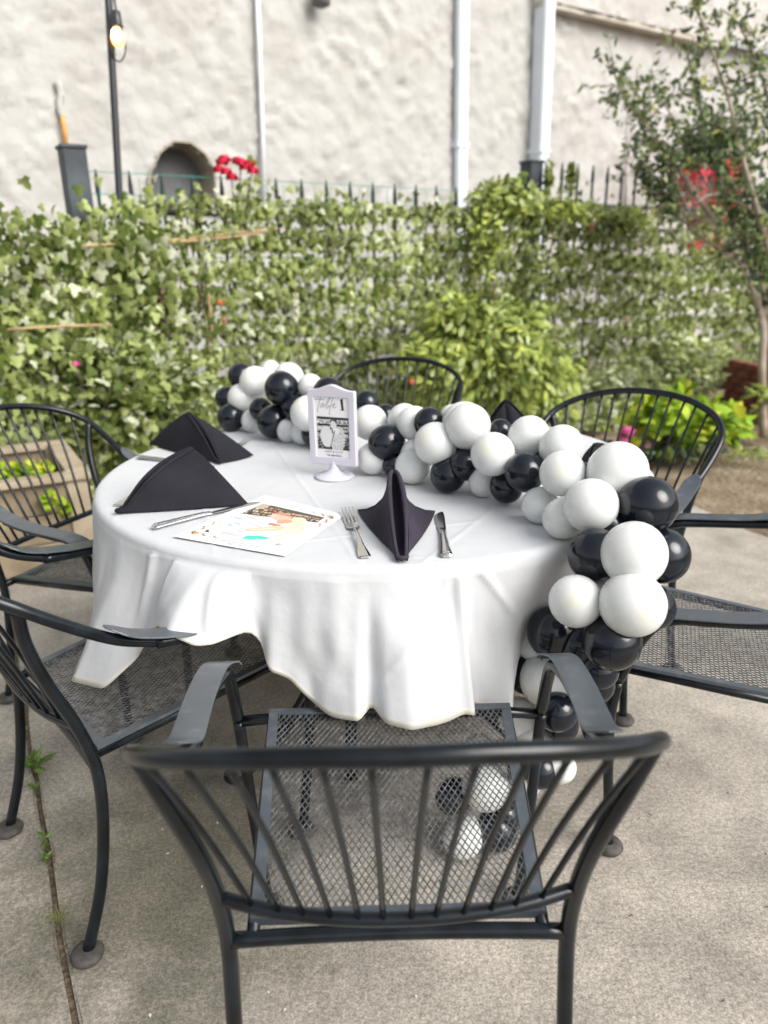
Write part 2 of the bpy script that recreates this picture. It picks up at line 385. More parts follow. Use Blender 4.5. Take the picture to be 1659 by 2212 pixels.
fence_post(sL, 1.93, .125); fence_post(sRt, 2.03, .13); fence_post(sRt + 3.5, 2.0, .12)
for zz, sa, sb in ((.25, sL - 2.2, sRt), (1.38, sL - 2.2, sL), (1.62, sL, sRt), (.25, sRt, sRt + 4.5), (1.74, sRt, sRt + 4.5), (1.55, sRt, sRt + 4.5)):
    fchild(tube('rail', [fpt(sa, zz), fpt(sb, zz)], .018, FI, None, 6))
# teal plastic netting
TEAL = mat('teal_netting', (.03, .25, .2), .5)
v, f = [], []
for zz in np.arange(.1, 1.83, .115): tubeg([fpt(sL, zz, .04), fpt(sRt - .2, zz - .02, .04)], .0028, 4, v, f, False)
for s in np.arange(sL, sRt - .2, .115): tubeg([fpt(s, .05, .045), fpt(s, 1.8, .045)], .0022, 4, v, f, False)
tag(mk('garden_netting', v, f, TEAL), 'thin teal plastic garden netting tied along the fence', 'netting')

# ================================================================ FOLIAGE machinery
def leafmat(name, col, tr=.35):
    M = mat(name, col, .55, spec=.18, noise_amt=.3, noise_scale=4, trans=tr); return M
G = [leafmat('leaf_dark', (.1, .14, .03)), leafmat('leaf_olive', (.27, .32, .1)), leafmat('leaf_mid', (.38, .44, .17)), leafmat('leaf_pale', (.58, .61, .43))]
GB = [leafmat('leaf_bush_dark', (.15, .2, .05)), leafmat('leaf_bush', (.36, .43, .11)), leafmat('leaf_lime', (.55, .61, .15)), leafmat('leaf_fresh', (.47, .54, .25))]
GT = [leafmat('tree_leaf_dark', (.08, .12, .07)), leafmat('tree_leaf', (.16, .22, .1)), leafmat('tree_leaf_green', (.28, .35, .13)), leafmat('tree_leaf_yellow', (.5, .52, .16))]
GL = [leafmat('lime_dark', (.14, .24, .02)), leafmat('lime', (.3, .46, .03)), leafmat('lime_bright', (.42, .55, .05)), leafmat('lime_yellow', (.5, .52, .05))]
GM = [leafmat('maroon_leaf', (.12, .05, .06)), leafmat('pinkish_leaf', (.22, .1, .12))]
def proto(kind):
    if kind == 'ivy': o = [(-.30, 0), (-.42, .3), (-.12, .48), (.02, .26), (.3, .24), (.6, 0)]
    elif kind == 'oval': o = [(-.5, 0), (-.25, .2), (.1, .25), (.38, .13), (.56, 0)]
    elif kind == 'lance': o = [(-.5, 0), (-.2, .11), (.2, .11), (.6, 0)]
    elif kind == 'round': o = [(-.42, 0), (-.34, .3), (.0, .42), (.32, .26), (.46, 0)]
    elif kind == 'heart': o = [(-.38, 0), (-.5, .2), (-.3, .42), (.1, .34), (.62, 0)]
    a = o + [(x, -y) for x, y in o[-2:0:-1]]
    V = [(0, 0, .05)] + [(x, y, -.28 * abs(y) - .12 * max(0, x) ** 2) for x, y in a]
    n = len(a); T = [(0, i + 1, (i + 1) % n + 1) for i in range(n)]
    return np.array(V), np.array(T)
PR = {k: proto(k) for k in ('ivy', 'oval', 'lance', 'round', 'heart')}
def frames(tip, nrm):
    tip = tip / np.linalg.norm(tip, axis=1, keepdims=True); nrm = nrm - (nrm * tip).sum(1, keepdims=True) * tip
    nrm /= np.linalg.norm(nrm, axis=1, keepdims=True) + 1e-9; y = np.cross(nrm, tip); return tip, y, nrm
def leafcloud(name, kind, P, size, tip, nrm, mats, prob, parent=None):
    V, T = PR[kind]; N = len(P); a, b, c = frames(tip, nrm); size = np.broadcast_to(size, (N,))
    vv = (P[:, None] + size[:, None, None] * (V[None, :, 0:1] * a[:, None] + V[None, :, 1:2] * b[:, None] + V[None, :, 2:3] * c[:, None])).reshape(-1, 3)
    ff = (T[None] + (np.arange(N) * len(V))[:, None, None]).reshape(-1, 3)
    me = bpy.data.meshes.new(name); me.vertices.add(len(vv)); me.vertices.foreach_set('co', vv.ravel())
    me.loops.add(ff.size); me.loops.foreach_set('vertex_index', ff.ravel().astype(np.int32)); me.polygons.add(len(ff))
    me.polygons.foreach_set('loop_start', np.arange(0, ff.size, 3, dtype=np.int32)); me.polygons.foreach_set('loop_total', np.full(len(ff), 3, np.int32))
    mi = np.repeat(rng.choice(len(mats), N, p=prob), len(T)).astype(np.int32)
    for q in mats: me.materials.append(q)
    me.polygons.foreach_set('material_index', mi); me.update(calc_edges=True); me.validate()
    o = link(name, me, parent); o['kind'] = 'stuff'; return o
LEAFME = {}
def leafpiece(kind, m_, parent, P, size, tip, nrm, name='leaf'):
    key = (kind, m_.name)
    if key not in LEAFME:
        V, T = PR[kind]; me = bpy.data.meshes.new('leaf'); me.from_pydata([tuple(x) for x in V], [], [tuple(int(i) for i in t) for t in T]); me.materials.append(m_); LEAFME[key] = me
    a, b, c = frames(np.array([tip]), np.array([nrm])); M = Matrix([[*(a[0][i] * size, ), b[0][i] * size, c[0][i] * size, P[i]] if False else [a[0][i] * size, b[0][i] * size, c[0][i] * size, P[i]] for i in range(3)] + [[0, 0, 0, 1]])
    o = link(name, LEAFME[key], parent); o.matrix_parent_inverse = parent.matrix_basis.inverted() if parent else Matrix(); o.matrix_basis = M; return o
def rootat(name, p, label, cat, group=None):
    o = empty(name, (float(p[0]), float(p[1]), float(p[2]))); tag(o, label, cat, group); return o
def adopt(o, root): o.parent = root; o.matrix_parent_inverse = Matrix.Translation(-Vector(root.location)); return o
camn = np.array([0, 0, CH])
def facing(P, k=1.0, up_=.5, jit=.8):
    d = camn - P; d /= np.linalg.norm(d, axis=1, keepdims=True); n_ = d * k + [0, 0, up_] + rng.normal(0, jit, P.shape); return n_

# ---- ivy over the fence
SOUT = FN   # towards the camera
def ivy_region(name, s0, s1, z0, z1, dens, size, rows, off, jit, mats, prob, label, cat, nparts, kind='ivy', topj=.1, gap=None):
    A = (s1 - s0) * (z1 - z0); N = int(A * dens); s = rng.uniform(s0, s1, N); z = rng.uniform(z0, z1, N)
    z += np.where(z > z1 - .3, rng.normal(0, topj, N), 0)
    if rows:
        ph = (z / rows + .3 * np.array([noise.noise(Vector((a * .9, b * .7, 2))) for a, b in zip(s, z)])) % 1; keep = rng.random(N) < np.clip(.3 + 1.0 * (1 - np.abs(ph - .5) * 2.4), .14, 1)
        col = ((s / .115) % 1); keep &= rng.random(N) < (.6 + .45 * (np.abs(col - .5) > .2)); s, z = s[keep], z[keep]
    if gap is not None: k = gap(s, z); s, z = s[k], z[k]
    N = len(s); d = off + rng.normal(0, jit, N)
    P = np.stack([FP[0] + FD[0] * s + FN[0] * d, FP[1] + FD[1] * s + FN[1] * d, z], 1)
    tip = np.stack([rng.normal(0, .5, N), rng.normal(0, .5, N), -np.ones(N)], 1)
    nrm = facing(P, .8, .6, .45); sz = size * rng.uniform(.65, 1.25, N)
    root = rootat(name, fpt((s0 + s1) / 2, 0, off), label, cat)
    order = np.argsort(-d - .2 * (s < s0 + .6)); vis = rng.permutation(N)[:nparts] if nparts else []
    mask = np.ones(N, bool); mask[vis] = False
    adopt(leafcloud('leaf_mass', kind, P[mask], sz[mask], tip[mask], nrm[mask], mats, prob), root)
    for i in vis:
        m_ = mats[int(rng.choice(len(mats), p=prob))]; o = leafpiece(kind, m_, None, P[i] + np.array([FN[0], FN[1], 0]) * .03, sz[i], tip[i], nrm[i]); adopt(o, root)
    return root
dense = lambda s, z: np.ones_like(s, bool)
def thin(s, z):   # openings through which the white wall shows, in loose patches
    q = np.array([noise.noise(Vector((a * 1.3, b * 1.6, 9))) for a, b in zip(s, z)])
    return rng.random(len(s)) < np.clip(.95 - q * .9, .35, 1)
ms = sL + .05
main = ivy_region('ivy_screen', ms + .1, sRt - .1, .05, 1.72, 5000, .052, .172, .1, .04, G, [.2, .32, .27, .21],
           'rows of small ivy leaves over the middle fence, white wall showing through', 'ivy', 300, gap=thin, topj=.03)
bm_ = [(fpt(s_, .05, .07), fpt(s_ + rng.normal(0, .1), 1.6, .07)) for s_ in np.arange(ms + .2, sRt - .2, .35)]
v, f = [], []
for a, b in bm_: tubeg(spline([a, (np.array(a) + b) / 2 + rng.normal(0, .05, 3), b], 5), .006, 5, v, f)
STEMM = mat('vine_stem', (.16, .13, .06), .8); adopt(mk('stem', v, f, STEMM), main)
lefti = ivy_region('ivy_bank', sL - 2.3, ms + .35, .0, 1.52, 2900, .064, 0, .2, .07, G, [.3, .26, .22, .22],
           'thick bank of broad leaved ivy at the left end of the fence behind the planter', 'ivy', 200, topj=.08)
righti = ivy_region('ivy_screen', sRt - .25, sRt + 3.6, .02, 1.6, 3600, .056, .2, .16, .06, G, [.24, .26, .28, .22],
           'paler looser ivy covering the fence right of the second black post', 'ivy', 120, gap=thin, topj=.14)
# bright climbing vine around the second post
def clump(name, spots, kind, size, mats, prob, label, cat, npart=0, stems=None, stemm=STEMM, tipdown=.3, group=None, jit=.8):
    Ps, S_ = [], []
    for (c, rad, N) in spots:
        q = rng.normal(0, 1, (N, 3)); q /= np.linalg.norm(q, axis=1, keepdims=True); q *= rng.random((N, 1)) ** .45
        q *= 1 + .35 * np.array([noise.noise(Vector(a * 2.2) + Vector(c)) for a in q])[:, None]
        Ps.append(np.array(c) + q * np.array(rad)); S_.append(np.full(N, size) * rng.uniform(.6, 1.2, N))
    P = np.concatenate(Ps); sz = np.concatenate(S_); N = len(P)
    P[:, 2] = np.maximum(P[:, 2], .02)
    ctr = P.mean(0); base = (ctr[0], ctr[1], 0.)
    root = rootat(name, base, label, cat, group)
    out = P - ctr; tip = out / (np.linalg.norm(out, axis=1, keepdims=True) + .01) * .7 + rng.normal(0, .5, P.shape) - [0, 0, tipdown]
    nrm = facing(P, .5, .9, jit * .6); mask = np.ones(N, bool)
    d = np.linalg.norm(P - camn, axis=1); cand = np.argsort(d)[:max(npart * 3, 1)]; vis = rng.permutation(cand)[:npart]; mask[vis] = False
    adopt(leafcloud('leaf_mass', kind, P[mask], sz[mask], tip[mask], nrm[mask], mats, prob), root)
    for i in vis: adopt(leafpiece(kind, mats[int(rng.choice(len(mats), p=prob))], None, P[i], sz[i], tip[i], nrm[i]), root)
    if stems:
        for st in stems: adopt(tube('stem', st, lambda t: .009 * (1 - .5 * t), stemm, None, 6, 5), root)
    return root
def fp_(x, y, off): return onf(x, y, -off)
c_ = [(fp_(1090, 430, .25), (.28, .2, .16), 520), (fp_(1050, 500, .25), (.16, .12, .3), 300), (fp_(1210, 455, .25), (.35, .2, .1), 420), (fp_(1330, 480, .2), (.35, .2, .1), 350), (fp_(1185, 385, .15), (.04, .04, .12), 60), (fp_(1232, 385, .15), (.04, .04, .12), 60)]
clump('climbing_vine', c_, 'oval', .075, GB, [.25, .4, .15, .2], 'bright green climbing vine spilling over the fence top at the second black post', 'vine', 120,
      stems=[[fp_(1065, 1000, .25) * [1, 1, 0], fp_(1070, 700, .25), fp_(1063, 560, .25), fp_(1075, 440, .25)], [fp_(1250, 900, .2) * [1, 1, 0] , fp_(1290, 620, .2), fp_(1300, 480, .2)]])
# shrub before the fence
b0 = un(1080, 905, 0); b0 = fp_(1085, 900, .75) * [1, 1, 0]
def bp_(x, y, o=.8): return fp_(x, y, o)
clump('flowering_shrub', [(bp_(1040, 760), (.5, .32, .3), 2100), (bp_(990, 690), (.26, .2, .16), 550), (bp_(1110, 700), (.24, .2, .18), 550), (bp_(1170, 800), (.28, .22, .26), 700), (bp_(930, 800), (.26, .2, .26), 500), (bp_(1080, 850), (.6, .25, .2), 600)],
      'oval', .085, GB, [.3, .42, .12, .16], 'large rounded yellow green shrub growing before the middle of the fence', 'shrub', 160,
      stems=[[b0 + [dx * .3, 0, 0], b0 + [dx, 0, .35], b0 + [dx * 1.5, 0, .8]] for dx in (-.3, -.1, .1, .25)], tipdown=.5)
# low growth along fence foot on both sides
clump('groundcover_ivy', [(fp_(330, 900, .36), (.5, .16, .35), 1000), (fp_(200, 850, .34), (.45, .16, .35), 700)], 'ivy', .075, G, [.3, .3, .2, .2],
      'loose ivy trailing down to the ground right of the wooden planter', 'ivy', 80)
clump('pale_shrub', [(bp_(1330, 860, .6), (.6, .3, .3), 900), (bp_(1480, 800, .4), (.5, .25, .35), 700), (bp_(1230, 905, .6), (.4, .2, .2), 350)], 'oval', .09, [G[1], G[2], G[3], GB[3]], [.2, .3, .3, .2],
      'pale leaved low shrub at the fence foot behind the rear right chair', 'shrub', 80)
clump('maroon_vine', [(fp_(330, 620, .2), (.07, .06, .09), 22), (fp_(345, 680, .2), (.08, .06, .12), 30), (fp_(335, 720, .2), (.07, .05, .08), 16)], 'oval', .07, GM, [.5, .5], 'small vine with maroon leaves climbing the left part of the ivy', 'vine', 20)
# bamboo canes lying in the ivy
CANE = mat('bamboo_cane', (.42, .29, .15), .6, noise_amt=.2, noise_scale=12)
for pts, lb in (([(235, 525), (400, 521), (560, 505)], 'upper thin tan cane laid level through the top of the ivy'), ([(180, 531), (330, 522), (600, 494)], 'longer thin tan cane crossing just beneath the upper cane'),
                ([(447, 615), (453, 670), (459, 735)], 'short upright brown cane standing in the middle of the ivy'), ([(15, 712), (130, 705), (290, 700)], 'thin tan cane laid level low in the left ivy bank')):
    o = tube('garden_cane', [fp_(*q, .16 if q[0] > 200 else .4) for q in pts], .0075, CANE, None, 7, 4); tag(o, lb, 'cane', 'canes in the ivy')
# ---- red roses above the fence
ROSE = mat('rose_petal', (.5, .008, .03), .55, noise_amt=.35, noise_scale=25, trans=.2); ROSE2 = mat('rose_petal_bright', (.65, .02, .07), .55, noise_amt=.3, noise_scale=25, trans=.2)
PINKP = mat('pink_petal', (.72, .12, .32), .55, noise_amt=.2, noise_scale=30, trans=.25)
ORP = mat('orange_petal', (.65, .17, .08), .55, trans=.25)
def bloom(r, matl, parent, loc, n=16, name='bloom'):
    v, f = [], []
    for k in range(n):
        ph = k * 2.4; el = -.1 + 1.5 * (k / n); rr = r * (1 - .45 * k / n)
        d = Vector((math.cos(ph) * math.cos(el), math.sin(ph) * math.cos(el), math.sin(el))); a = d.orthogonal().normalized(); b = d.cross(a); o = len(v)
        c = d * rr * .55; w = rr * .62
        v += [c - b * w * .3 - d * rr * .3, c + a * w * .8, c + b * w * .8 + d * rr * .12, c - a * w * .8, c + d * rr * .28]
        f += [(o, o + 1, o + 4), (o + 1, o + 2, o + 4), (o + 2, o + 3, o + 4), (o + 3, o, o + 4)]
    o = mk(name, v, f, matl, parent); o.location = Vector(loc) - Vector(parent.location) if parent else loc; return o
p0 = fp_(510, 420, .1); rt = rootat('rose_bush', (p0[0], p0[1], 0), 'red roses on long stems rising above the ivy beside the white conduit', 'rose bush')
heads = [(478, 352), (487, 372), (500, 384), (484, 345), (472, 368), (520, 352), (536, 356), (545, 370), (528, 362), (512, 349)]
for i, q in enumerate(heads): bloom(.052, (ROSE, ROSE2)[i % 2], rt, fp_(*q, .1 + .02 * (i % 3)))
for q in (heads[2], heads[7], heads[5]):
    adopt(tube('stem', [fp_(510, 560, .1), fp_((q[0] + 510) / 2, 450, .1), fp_(*q, .1)], .005, STEMM, None, 6, 5), rt)
P = np.array([fp_(x, y, .12) for x, y in [(515, 400), (530, 395), (550, 385), (556, 400), (540, 340), (548, 350), (500, 410), (525, 415), (545, 410), (560, 390)]]); N = len(P)
for i in range(N): adopt(leafpiece('oval', GB[i % 4], None, P[i], .07, np.array([rng.normal(), rng.normal(), -.6]), facing(P[i:i + 1])[0]), rt)
for q, m_, lb in (((955 * .4 + 0, 0), None, None),):
    pass
for (x, y, o_, m_, lb, r_) in [(163, 787, .5, PINKP, 'small pink blossom low in the left ivy bank', .03), (475, 655, .2, ORP, 'orange blossom beside the upright cane in the ivy', .035), (484, 692, .2, ORP, 'smaller orange blossom beneath the first one in the ivy', .025),
                         (1276, 492, .25, ORP, 'orange red blossom hanging near the fence top right of the vine', .04), (890, 826, .9, ORP, 'orange blossom at the left foot of the shrub', .035), (1352, 690, .3, ORP, 'faint orange blossom in the pale right ivy', .025)]:
    pp = fp_(x, y, o_); b_ = empty('blossom', tuple(pp)); tag(b_, lb, 'flower', 'single blossoms in the greenery'); bloom(r_, m_, b_, pp, 12, 'petals')
    mk('stalk', *tubeg([(0, 0, 0), (.0, .03, -.08), (0, .04, -.2)], .003, 5), STEMM, b_)

# ================================================================ light pole with lit bulb
PB = mat('pole_black', (.02, .023, .028), .4, spec=.6)
pa, pb = fp_(256, 400, .06), fp_(236, 40, .06)
pr_ = empty('light_pole', (float(pa[0]), float(pa[1]), 0)); tag(pr_, 'slim black pole carrying a string light, standing at the ivy left of the niche', 'pole')
dv = (pb - pa); adopt(tube('pole', [pa - dv * (pa[2] / dv[2]), pa, pb, pb + dv * .35], .02, PB, None, 10), pr_)
cable = [pb + dv * .3 + np.array([.03, -.03, 0]), fp_(243, 10, .12), fp_(256, 40, .12)]
sl = empty('string_light', tuple(fp_(252, 70, .13))); tag(sl, 'lit amber bulb with its black socket and looped cable hung on the slim pole', 'string light')
adopt(tube('cable', [fp_(243, -30, .1), fp_(248, 10, .11), fp_(254, 38, .13)], .007, PB, None, 7, 5), sl)
adopt(tube('cable', [fp_(254, 30, .13), fp_(262, 70, .16), fp_(271, 105, .13), fp_(262, 131, .1), fp_(248, 128, .08), fp_(238, 105, .1), fp_(236, 70, .1), fp_(243, 20, .1)], .004, PB, None, 6, 6), sl)
c = fp_(252, 46, .13); v, f = lathe([(.012, .05), (.024, .045), (.026, -.0), (.03, -.02), (.028, -.03)], 14); o = mk('socket', v, f, PB, sl); o.location = Vector(c) - Vector(sl.location)
BULB = bpy.data.materials.new('lit_bulb'); BULB.use_nodes = True; b_ = BULB.node_tree.nodes['Principled BSDF']; b_.inputs['Base Color'].default_value = (.9, .6, .3, 1)
b_.inputs['Emission Color'].default_value = (1, .42, .1, 1); b_.inputs['Emission Strength'].default_value = 2.2
GLOW = bpy.data.materials.new('lit_filament'); GLOW.use_nodes = True; b_ = GLOW.node_tree.nodes['Principled BSDF']; b_.inputs['Emission Color'].default_value = (1, .8, .45, 1); b_.inputs['Emission Strength'].default_value = 12
c = fp_(254, 80, .13); v, f = lathe([(.012, .055), (.02, .04), (.033, .01), (.036, -.01), (.03, -.032), (.015, -.045), (.004, -.048)], 16); o = mk('bulb', v, f, BULB, sl); o.location = Vector(c) - Vector(sl.location)
v, f = lathe([(.004, .03), (.02, .02), (.022, -.01), (.006, -.03)], 10); o2 = mk('filament', v, f, GLOW, o); o2.location = (.0, -.03, 0)

# ================================================================ crepe myrtle at the right
BARK = mat('myrtle_bark', (.24, .18, .13), .8, col2=(.42, .36, .3), noise_scale=6, bump=.6, bump_scale=25, bump_dist=.004)
tb_ = un(1650, 945, 0); TD = float(tb_[1]) * cT + CH * sT
tr = rootat('crepe_myrtle', tb_, 'multi stemmed small tree with dark leaves leaning in from the right edge', 'tree')
limb_k = .72
def tp(x, y, d=0): return atd(x, y, TD * .97 + d)
limbs = [([(1650, 945), (1645, 800), (1648, 700), (1615, 600), (1560, 500), (1500, 420), (1440, 330), (1395, 270), (1350, 215), (1325, 155)], .045, .0),
         ([(1655, 945), (1660, 760), (1650, 640), (1600, 520), (1560, 420), (1530, 300), (1500, 190), (1480, 90)], .04, .25),
         ([(1660, 945), (1680, 760), (1672, 600), (1640, 470), (1600, 330), (1575, 220), (1520, 60), (1500, 10)], .045, -.15),
         ([(1668, 945), (1700, 700), (1700, 500), (1680, 330), (1650, 180), (1600, 60), (1560, 20)], .04, .1),
         ([(1600, 560), (1560, 545), (1500, 500), (1440, 440), (1400, 405), (1352, 345)], .014, .05),
         ([(1560, 480), (1500, 470), (1460, 400), (1430, 330)], .013, -.05), ([(1560, 430), (1520, 390), (1450, 250), (1400, 180)], .013, .2),
         ([(1600, 330), (1560, 300), (1520, 330), (1470, 320)], .012, 0), ([(1640, 470), (1600, 440), (1540, 420), (1500, 440)], .013, -.2),
         ([(1650, 640), (1620, 560), (1610, 470), (1620, 380)], .015, .1), ([(1640, 700), (1690, 560), (1690, 430)], .02, -.1)]
TP, Tt = [], []
for pts, r_, dd in limbs:
    W_ = [tp(x, y, dd * i / len(pts) * 2) for i, (x, y) in enumerate(pts)]
    sp = spline(W_, 6); nm = 'trunk' if r_ > .03 else 'branch'
    adopt(tube(nm, sp, (lambda t, r=r_ * limb_k: r * (1 - .82 * t)) if r_ > .03 else (lambda t, r=r_: r * (1 - .7 * t)), BARK, None, 9), tr)
    n_ = len(sp)
    k0 = int(n_ * (.58 if r_ > .03 else .15))
    for i in range(k0, n_):
        for _ in range(3 if r_ > .03 else 4):
            if rng.random() > .62: continue
            q = np.array(sp[i]); tw = rng.normal(0, 1, 3); tw[2] += .4; tw /= np.linalg.norm(tw); L = rng.uniform(.08, .3)
            TP.append((q, q + tw * L))
v, f = [], []
for a, b in TP: tubeg([a, (a + b) / 2 + [0, 0, .01], b], .0028, 4, v, f, False)
o = adopt(mk('twigs', v, f, BARK), tr); o['kind'] = 'stuff'
P, T_ = [], []
for a, b in TP:
    for t in np.linspace(.15, 1, 9):
        P.append(a + (b - a) * t + rng.normal(0, .018, 3)); T_.append((b - a) / np.linalg.norm(b - a) * .5 + rng.normal(0, .6, 3))
# fuller dark masses
for (x, y, d, rad, N) in [(1440, 370, 0, (.16, .2, .12), 170), (1470, 430, 0, (.13, .2, .09), 200), (1545, 340, -.1, (.2, .2, .12), 240), (1620, 300, .1, (.2, .25, .3), 420), (1640, 440, 0, (.2, .25, .26), 420), (1560, 240, .1, (.18, .2, .22), 130), (1400, 300, .1, (.12, .15, .07), 90),
                          (1640, 170, .1, (.16, .2, .3), 200), (1650, 560, 0, (.14, .2, .2), 160), (1420, 190, .1, (.2, .15, .14), 50), (1500, 280, 0, (.2, .2, .18), 120)]:
    q = rng.normal(0, .62, (N, 3)) * rad + tp(x, y, d); P += list(q); T_ += list(rng.normal(0, 1, (N, 3)))
P = np.array(P); T_ = np.array(T_)
dpz = P[:, 1] * cT + (CH - P[:, 2]) * sT; sx_ = 829 + P[:, 0] / dpz * F; sy_ = 1106 + ((CH - P[:, 2]) * cT - P[:, 1] * sT) / dpz * F - (sx_ - 829) * .02
op = ((sx_ > 1478) & (sx_ < 1562) & (sy_ > 365) & (sy_ < 560)); kp = ~(op & (rng.random(len(P)) < .97)); P, T_ = P[kp], T_[kp]     # an opening in the crown
N = len(P); nr = facing(P, .3, 1, .7); vis = rng.permutation(N)[:200]; mk_ = np.ones(N, bool); mk_[vis] = False
mk_ &= (rng.random(N) < .82); adopt(leafcloud('leaf_mass', 'oval', P[mk_], .055 * rng.uniform(.7, 1.3, mk_.sum()), T_[mk_], nr[mk_], GT, [.36, .38, .2, .06]), tr)
for i in vis: adopt(leafpiece('oval', GT[int(rng.choice(4, p=[.36, .38, .2, .06]))], None, P[i], .055, T_[i], nr[i]), tr)

# ================================================================ red parasol beyond the fence
RED = mat('red_canvas', (.62, .02, .05), .7, noise_amt=.2, noise_scale=4, trans=.1)
pc = onf(1516, 560, 1.1); pu = empty('closed_parasol', (float(pc[0]), float(pc[1]), 0)); tag(pu, 'closed red parasol on a pale pole standing beyond the fence behind the tree', 'parasol')
zt = float(onl(1545, 262, pc[:2], FN)[2]); zm = float(onf(1516, 455, 1.1)[2]); zb = float(onf(1520, 500, 1.1)[2]); wd = abs(relf(onf(1555, 430, 1.1)) - relf(onf(1480, 430, 1.1))) / 2
v, f = [], []; seg = 32
prof = [(.02, zt), (.06, zt - .1), (.11, zt - .45), (wd * .7, zm + .6), (wd, zm + .3), (wd * .96, zm + .02), (wd * .6, zm - .06), (wd * .5, zb - .2), (wd * .35, zb - .3)]
for i, (r_, z) in enumerate(prof):
    for k in range(seg):
        t = 2 * math.pi * k / seg; rr = r_ * (1 + .22 * (k % 4 == 0) - .12 * (k % 4 == 2)); v.append((rr * math.cos(t), rr * math.sin(t), z))
for i in range(len(prof) - 1):
    for k in range(seg): f.append((i * seg + k, i * seg + (k + 1) % seg, (i + 1) * seg + (k + 1) % seg, (i + 1) * seg + k))
mk('canopy', v, f, RED, pu, smooth=False); mk('pole', *tubeg([(0, 0, -.02), (0, 0, zt + .06)], .022, 10), CON, pu)
mk('base', *lathe([(.25, 0), (.25, .05), (.05, .09), (.03, .2)], 20), LG, pu)

# ================================================================ bright bed plants, weeds, bricks
hb = un(1455, 990, 0)
clump('leafy_bed_plant', [((hb[0], hb[1], .27), (.42, .3, .2), 420), ((hb[0] + .3, hb[1] + .1, .2), (.25, .2, .16), 130)], 'heart', .105, GL, [.3, .4, .2, .1], 'mound of bright lime green leafy plants in the bed behind the rear right chair', 'plant', 160, tipdown=.2)
clump('dark_bed_plant', [((hb[0] - .1, hb[1] - .05, .1), (.45, .25, .1), 260)], 'oval', .09, [GT[0], GT[1], GB[0], GM[1]], [.4, .3, .2, .1], 'low dark stems and leaves under the bright bed plants', 'plant', 0)
pk = un(1352, 1010, 0); pkt = atd(1355, 936, float(pk[1]) * cT + CH * sT)
fl = empty('pink_peony', (float(pk[0]), float(pk[1]), 0)); tag(fl, 'large bright pink bloom standing left of the lime green bed plants', 'flower')
bloom(.07, PINKP, fl, pkt + [0, 0, .01], 22); bloom(.055, PINKP, fl, pkt + [-.03, -.01, -.05], 16); adopt(tube('stem', [pk, pkt], .005, STEMM, None, 6), fl)
for i, (x, y, n_, sz, lb) in enumerate([(1590, 950, 60, .09, 'light green weed clump in the soil right of the bed plants'), (1625, 1000, 50, .08, 'small green weed on the bare soil near the right edge'), (1655, 905, 50, .1, 'green weed beside the tree foot at the right edge'), (1655, 850, 40, .12, 'green fronds above the tree foot at the right edge')]):
    w = un(x, y, 0) if i < 3 else atd(x, y, TD * .95); clump('weed', [((w[0], w[1], max(.06, w[2])), (.16, .12, .06), n_)], 'lance', sz, GB, [.2, .4, .2, .2], lb, 'weed', 0, group='weeds in the soil')
BR = mat('brick_red', (.2, .07, .05), .9, noise_amt=.4, noise_scale=12, bump=.5, bump_scale=40)
bw = rootat('brick_edging', un(1610, 870, 0), 'low reddish brick edging wall behind the tree foot', 'brick wall')
br0 = un(1572, 868, 0); bd = un(1700, 905, 0) - br0; bd = bd / np.linalg.norm(bd); ang = math.atan2(bd[1], bd[0]); bm = bmesh.new(); bx(bm, (-.1, -.05, -.032), (.1, .05, .032), .006); bo = bmo('brick', bm, BR, None); bme = bo.data; bpy.data.objects.remove(bo)
for r_ in range(6):
    for k in range(7):
        o = link('brick', bme, None); o.rotation_euler = (0, 0, ang + rng.normal(0, .02)); p = br0 + bd * (k * .212 + (r_ % 2) * .1) + [0, 0, .0 + r_ * .073]; o.location = tuple(p + rng.normal(0, .004, 3)); adopt(o, bw)

# ================================================================ wooden planter
CED = mat('weathered_cedar', (.33, .265, .175), .8, col2=(.2, .155, .1), noise_scale=7, detail=6, bump=.5, bump_scale=60, bump_dist=.002)
CED2 = mat('cedar_rim', (.43, .36, .26), .8, col2=(.32, .26, .18), noise_scale=7, bump=.4, bump_scale=60)
pc = un(184, 1020, .44); u_ = np.array([-.89, -.46]); u_ /= np.linalg.norm(u_); v_ = np.array([-.5, .865]); v_ = v_ / np.linalg.norm(v_); v_ = np.array([u_[1], -u_[0]]) if False else v_
pl = empty('wooden_planter', (float(pc[0]), float(pc[1]), 0)); tag(pl, 'weathered wooden planter box with lime green plants behind the rear left chair', 'planter')
Mp = Matrix(((u_[0], v_[0], 0), (u_[1], v_[1], 0), (0, 0, 1)))
def pbox(name, lo, hi, m_, bev=.004):
    bm = bmesh.new(); bx(bm, lo, hi, bev)
    for q in bm.verts: q.co = Mp @ q.co
    return bmo(name, bm, m_, pl)
Lp, Dp, Hp = 1.25, .78, .44
for k, (a, b) in enumerate(((.0, .125), (.13, .262), (.267, .41))):
    pbox('board', (.03, .015, a), (Lp, .045, b), CED); pbox('board', (.03, Dp - .045, a), (Lp, Dp - .015, b), CED)
    pbox('board', (.015, .03, a), (.0449, Dp - .03, b), CED); pbox('board', (Lp - .045, .046, a), (Lp - .012, Dp - .046, b), CED)
for x, y in ((0, 0), (0, Dp - .09), (Lp - .09, 0), (Lp - .09, Dp - .09)): pbox('corner_post', (x - .002, y - .002, 0), (x + .088, y + .088, .411), CED2)
pbox('rim_board', (-.02, -.02, .412), (Lp + .02, .075, Hp), CED2); pbox('rim_board', (-.02, Dp - .075, .412), (Lp + .02, Dp + .02, Hp), CED2)
pbox('rim_board', (-.02, .077, .4125), (.075, Dp - .077, Hp + .001), CED2); pbox('rim_board', (Lp - .075, .077, .4125), (Lp + .02, Dp - .077, Hp + .001), CED2)
